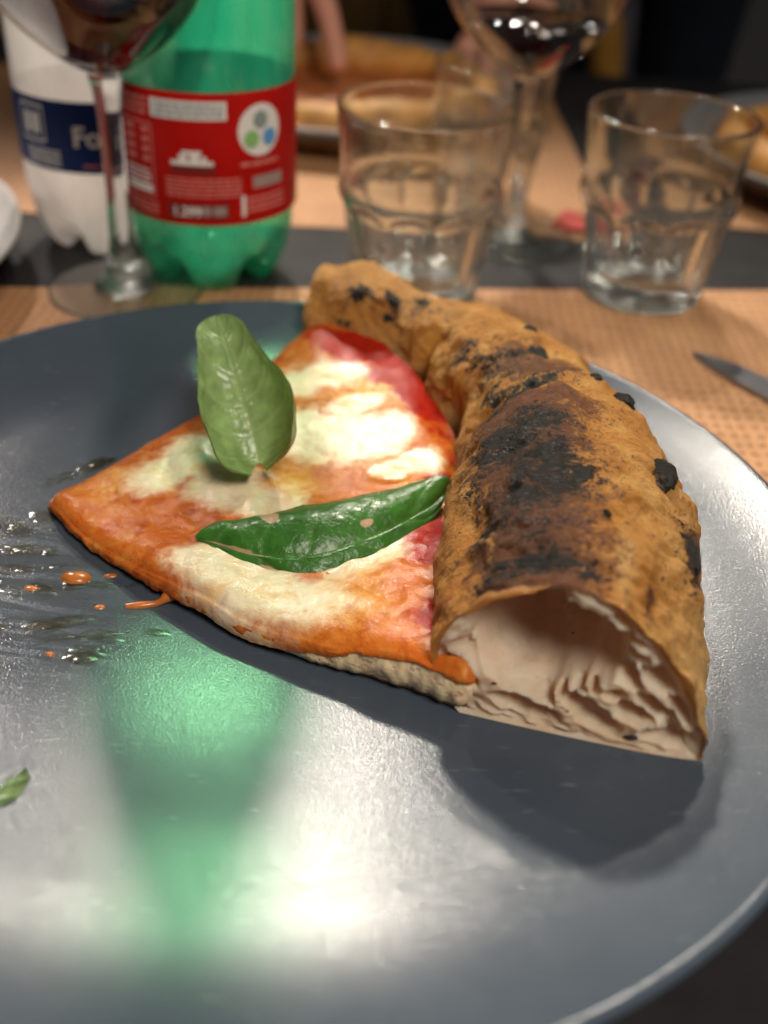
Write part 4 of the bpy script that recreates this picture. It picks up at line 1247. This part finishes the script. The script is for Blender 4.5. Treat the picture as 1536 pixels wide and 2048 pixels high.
# ================================================================== people across the table
def skin_mesh(name, nodes, edges, mat, parent=None, root=0, sub=2):
    """nodes: {key: (x,y,z,r)} in cm"""
    keys = list(nodes); ix = {k: i for i, k in enumerate(keys)}
    me = bpy.data.meshes.new(name)
    me.from_pydata([[c * CM for c in nodes[k][:3]] for k in keys], [(ix[a], ix[b]) for a, b in edges], [])
    o = bpy.data.objects.new(name, me); COL.objects.link(o)
    md = o.modifiers.new('skin', 'SKIN'); md.use_smooth_shade = True; md.branch_smoothing = .6
    for i, k in enumerate(keys):
        sv = me.skin_vertices[0].data[i]
        rr = nodes[k][3] if len(nodes[k]) == 4 else nodes[k][3:5]
        sv.radius = (rr * CM, rr * CM) if not isinstance(rr, tuple) else (rr[0] * CM, rr[1] * CM)
        sv.use_root = (i == root)
    sb = o.modifiers.new('sub', 'SUBSURF'); sb.levels = sub; sb.render_levels = sub
    me.materials.append(mat)
    if parent: o.parent = parent
    return o

def hand_nodes(pre, wrist, fwd, side, dn, N, E, curl=.5, point=False):
    """five fingers rooted in a palm; fwd = towards fingertips, side = towards the thumb, dn = palm side"""
    w = np.array(wrist); f, s, q = norm(fwd), norm(side), norm(dn)
    def P(a, b, c): return tuple(w + f * a + s * b + q * c)
    N[pre + 'w'] = (*w, 2.5)
    N[pre + 'p'] = (*P(4.2, 0, .3), 2.6); E.append((pre + 'w', pre + 'p'))
    N[pre + 'k'] = (*P(7.2, .2, .2), 2.2); E.append((pre + 'p', pre + 'k'))
    for i, (b, L) in enumerate([(2.9, 7.2), (1.0, 8.0), (-1.0, 7.4), (-2.8, 5.8)]):
        cu = curl if not (point and i == 0) else .12
        a0, c0 = 8.6, .2; ang = cu * .6
        N[pre + 'f%d0' % i] = (*P(a0, b, c0), .95); E.append((pre + 'k', pre + 'f%d0' % i))
        prev = pre + 'f%d0' % i
        for j, fr in enumerate((.45, .32, .23)):
            a0 += math.cos(ang) * L * fr; c0 += math.sin(ang) * L * fr
            k = pre + 'f%d%d' % (i, j + 1)
            N[k] = (*P(a0, b * (1 - .06 * j), c0), .86 - .10 * j); E.append((prev, k)); prev = k
            ang += cu * 1.1
    for j, (a, b, c, r) in enumerate([(2.6, 2.6, .8, 1.25), (5.0, 4.2, 1.6, 1.0), (7.2, 4.8, 2.2, .85)]):
        k = pre + 't%d' % j
        N[k] = (*P(a, b, c), r); E.append((pre + 'p' if j == 0 else pre + 't%d' % (j - 1), k))

def person(label, pelvis, R_hand, L_hand, shirt, accent, head_fwd, slim=1.0):
    px, py, pz = pelvis
    N = {}; E = []
    N['pel'] = (px, py, pz, 12 * slim)
    N['waist'] = (px, py - 1, pz + 16, 10.5 * slim); E.append(('pel', 'waist'))
    N['chest'] = (px, py - 4, pz + 34, 12 * slim); E.append(('waist', 'chest'))
    N['nb'] = (px, py - 5, pz + 45, 6.5); E.append(('chest', 'nb'))
    N['neck'] = (px, py - 5.5, pz + 51, 5.2); E.append(('nb', 'neck'))
    hx, hy = px + head_fwd[0] * 2.5, py - 6 + head_fwd[1] * 2.5
    N['jaw'] = (hx, hy - 1.0, pz + 57, 6.8); E.append(('neck', 'jaw'))
    N['face'] = (hx, hy - .8, pz + 63, 8.0); E.append(('jaw', 'face'))
    N['crown'] = (hx, hy + .8, pz + 69, 7.0); E.append(('face', 'crown'))
    N['nose'] = (hx + head_fwd[0], hy - 9.2, pz + 62.0, 1.0); E.append(('face', 'nose'))
    SH = {'shirt_pel': (px, py, pz - 2, 13.0 * slim)}; SE = []
    SH['a'] = (px, py - 1, pz + 16, 11.4 * slim); SE.append(('shirt_pel', 'a'))
    SH['b'] = (px, py - 4, pz + 34, 13.0 * slim); SE.append(('a', 'b'))
    SH['c'] = (px, py - 5, pz + 44.5, 8.0); SE.append(('b', 'c'))
    for sd, hand in ((-1, R_hand), (1, L_hand)):
        p = 'r' if sd < 0 else 'l'
        sh = (px + sd * 16.5, py - 4, pz + 42); el = hand['elbow']; wr = hand['wrist']
        N[p + 's'] = (*sh, 5.6); E.append(('chest', p + 's'))
        N[p + 'm'] = tuple((np.array(sh) * .5 + np.array(el) * .5)) + (4.8,); E.append((p + 's', p + 'm'))
        N[p + 'e'] = (*el, 4.1); E.append((p + 'm', p + 'e'))
        fm = np.array(el) * .55 + np.array(wr) * .45
        N[p + 'fa'] = (*fm, 3.7); E.append((p + 'e', p + 'fa'))
        hand_nodes(p, wr, hand['fwd'], hand['side'], hand['dn'], N, E, hand.get('curl', .6), hand.get('point', False))
        E.append((p + 'fa', p + 'w'))
        SH[p + 's'] = (*sh, 6.6); SE.append(('b', p + 's'))
        SH[p + 'm'] = tuple((np.array(sh) * .55 + np.array(el) * .45)) + (5.9,); SE.append((p + 's', p + 'm'))
        SH[p + 'e'] = tuple((np.array(sh) * .12 + np.array(el) * .88)) + (5.1,); SE.append((p + 'm', p + 'e'))
    for sd in (-1, 1):
        p = 'R' if sd < 0 else 'L'
        N[p + 'h'] = (px + sd * 9, py - 3, pz - 2, 8.8); E.append(('pel', p + 'h'))
        N[p + 'kn'] = (px + sd * 11, py - 42, pz - 1, 6.4); E.append((p + 'h', p + 'kn'))
        N[p + 'an'] = (px + sd * 11, py - 38, pz - 42, 4.2); E.append((p + 'kn', p + 'an'))
        N[p + 'to'] = (px + sd * 12, py - 54, pz - 46, 3.6); E.append((p + 'an', p + 'to'))
    body = skin_mesh('person', N, E, M['skin'])
    tag(body, label, 'person', 'people across the table')
    skin_mesh('shirt', SH, SE, shirt, body)
    TN = {'t': (px, py, pz - 3, 13.2)}; TE = []
    for sd in (-1, 1):
        p = str(sd)
        TN[p + 'h'] = (px + sd * 9, py - 4, pz - 2, 9.6); TE.append(('t', p + 'h'))
        TN[p + 'k'] = (px + sd * 11, py - 42, pz - 1, 7.3); TE.append((p + 'h', p + 'k'))
        TN[p + 'a'] = (px + sd * 11, py - 38, pz - 38, 5.6); TE.append((p + 'k', p + 'a'))
    skin_mesh('trousers', TN, TE, M['denim'], body)
    # hair as a cap round the skull, eyes, ears and mouth
    bm = bmesh.new(); bmesh.ops.create_uvsphere(bm, u_segments=40, v_segments=24, radius=1)
    V = np.array([v.co[:] for v in bm.verts]); F = [[v.index for v in f.verts] for f in bm.faces]; bm.free()
    hv = V * np.array([8.6, 9.2, 9.6]) * (1 + .05 * fbm(V * 3, 1.0, 3)[:, None]) + np.array([hx, hy + 1.2, pz + 66.2])
    frontlow = (V[:, 1] < -.25) & (V[:, 2] < .35)
    hv[frontlow] += np.array([0, 7.0, 1.0])
    new_obj('hair', hv, F, M['hair'], body)
    for sd in (-1, 1):
        new_obj('eye', V * 1.15 + np.array([hx + sd * 3.1, hy - 7.3, pz + 63.4]), F, M['print_white'], body)
        new_obj('ear', V * np.array([.9, 1.9, 3.0]) + np.array([hx + sd * 7.9, hy, pz + 62.5]), F, M['skin'], body)
    new_obj('mouth', V * np.array([2.4, .6, .55]) + np.array([hx, hy - 7.4, pz + 57.6]), F, M['napkin'], body)
    if accent:
        k = np.linspace(0, 1, 24)
        pth = catmull([0, .35, .7, 1], accent, k)
        v, f = tube_path(pth, 1.6, 10)
        new_obj('scarf', v, f, M['mustard'], body)
    return body
person('person in a dark floral shirt pointing a finger down at the far pizza', (-22, 84, -26),
       {'elbow': (-36, 74, 4), 'wrist': (-24, 64, 5), 'fwd': (.6, -.75, -.15), 'side': (.6, .6, .2), 'dn': (0, -.1, -1), 'curl': .5},
       {'elbow': (-8, 78, 13), 'wrist': (-10.8, 63.5, 12.5), 'fwd': (.40, -.60, -.62), 'side': (.85, .05, .4), 'dn': (-.1, -.6, -.75), 'curl': 1.25, 'point': True},
       M['floral'], None, (0, -.4))
person('person in a navy top with a mustard scarf, hand behind the far wine glass', (12.5, 90, -26),
       {'elbow': (7, 82, 9), 'wrist': (8.2, 69, 7.5), 'fwd': (.12, -.85, -.45), 'side': (.9, 0, .3), 'dn': (0, -.3, -.9), 'curl': .8},
       {'elbow': (33, 102, -14), 'wrist': (24, 82, -20), 'fwd': (-.4, -.9, -.15), 'side': (-.9, .2, .1), 'dn': (0, 0, -1), 'curl': .4},
       M['navy'], [(13, 77, 20), (17, 76, 10), (19.6, 76.5, 2), (21.5, 78, -8)], (0, -.3), .82)
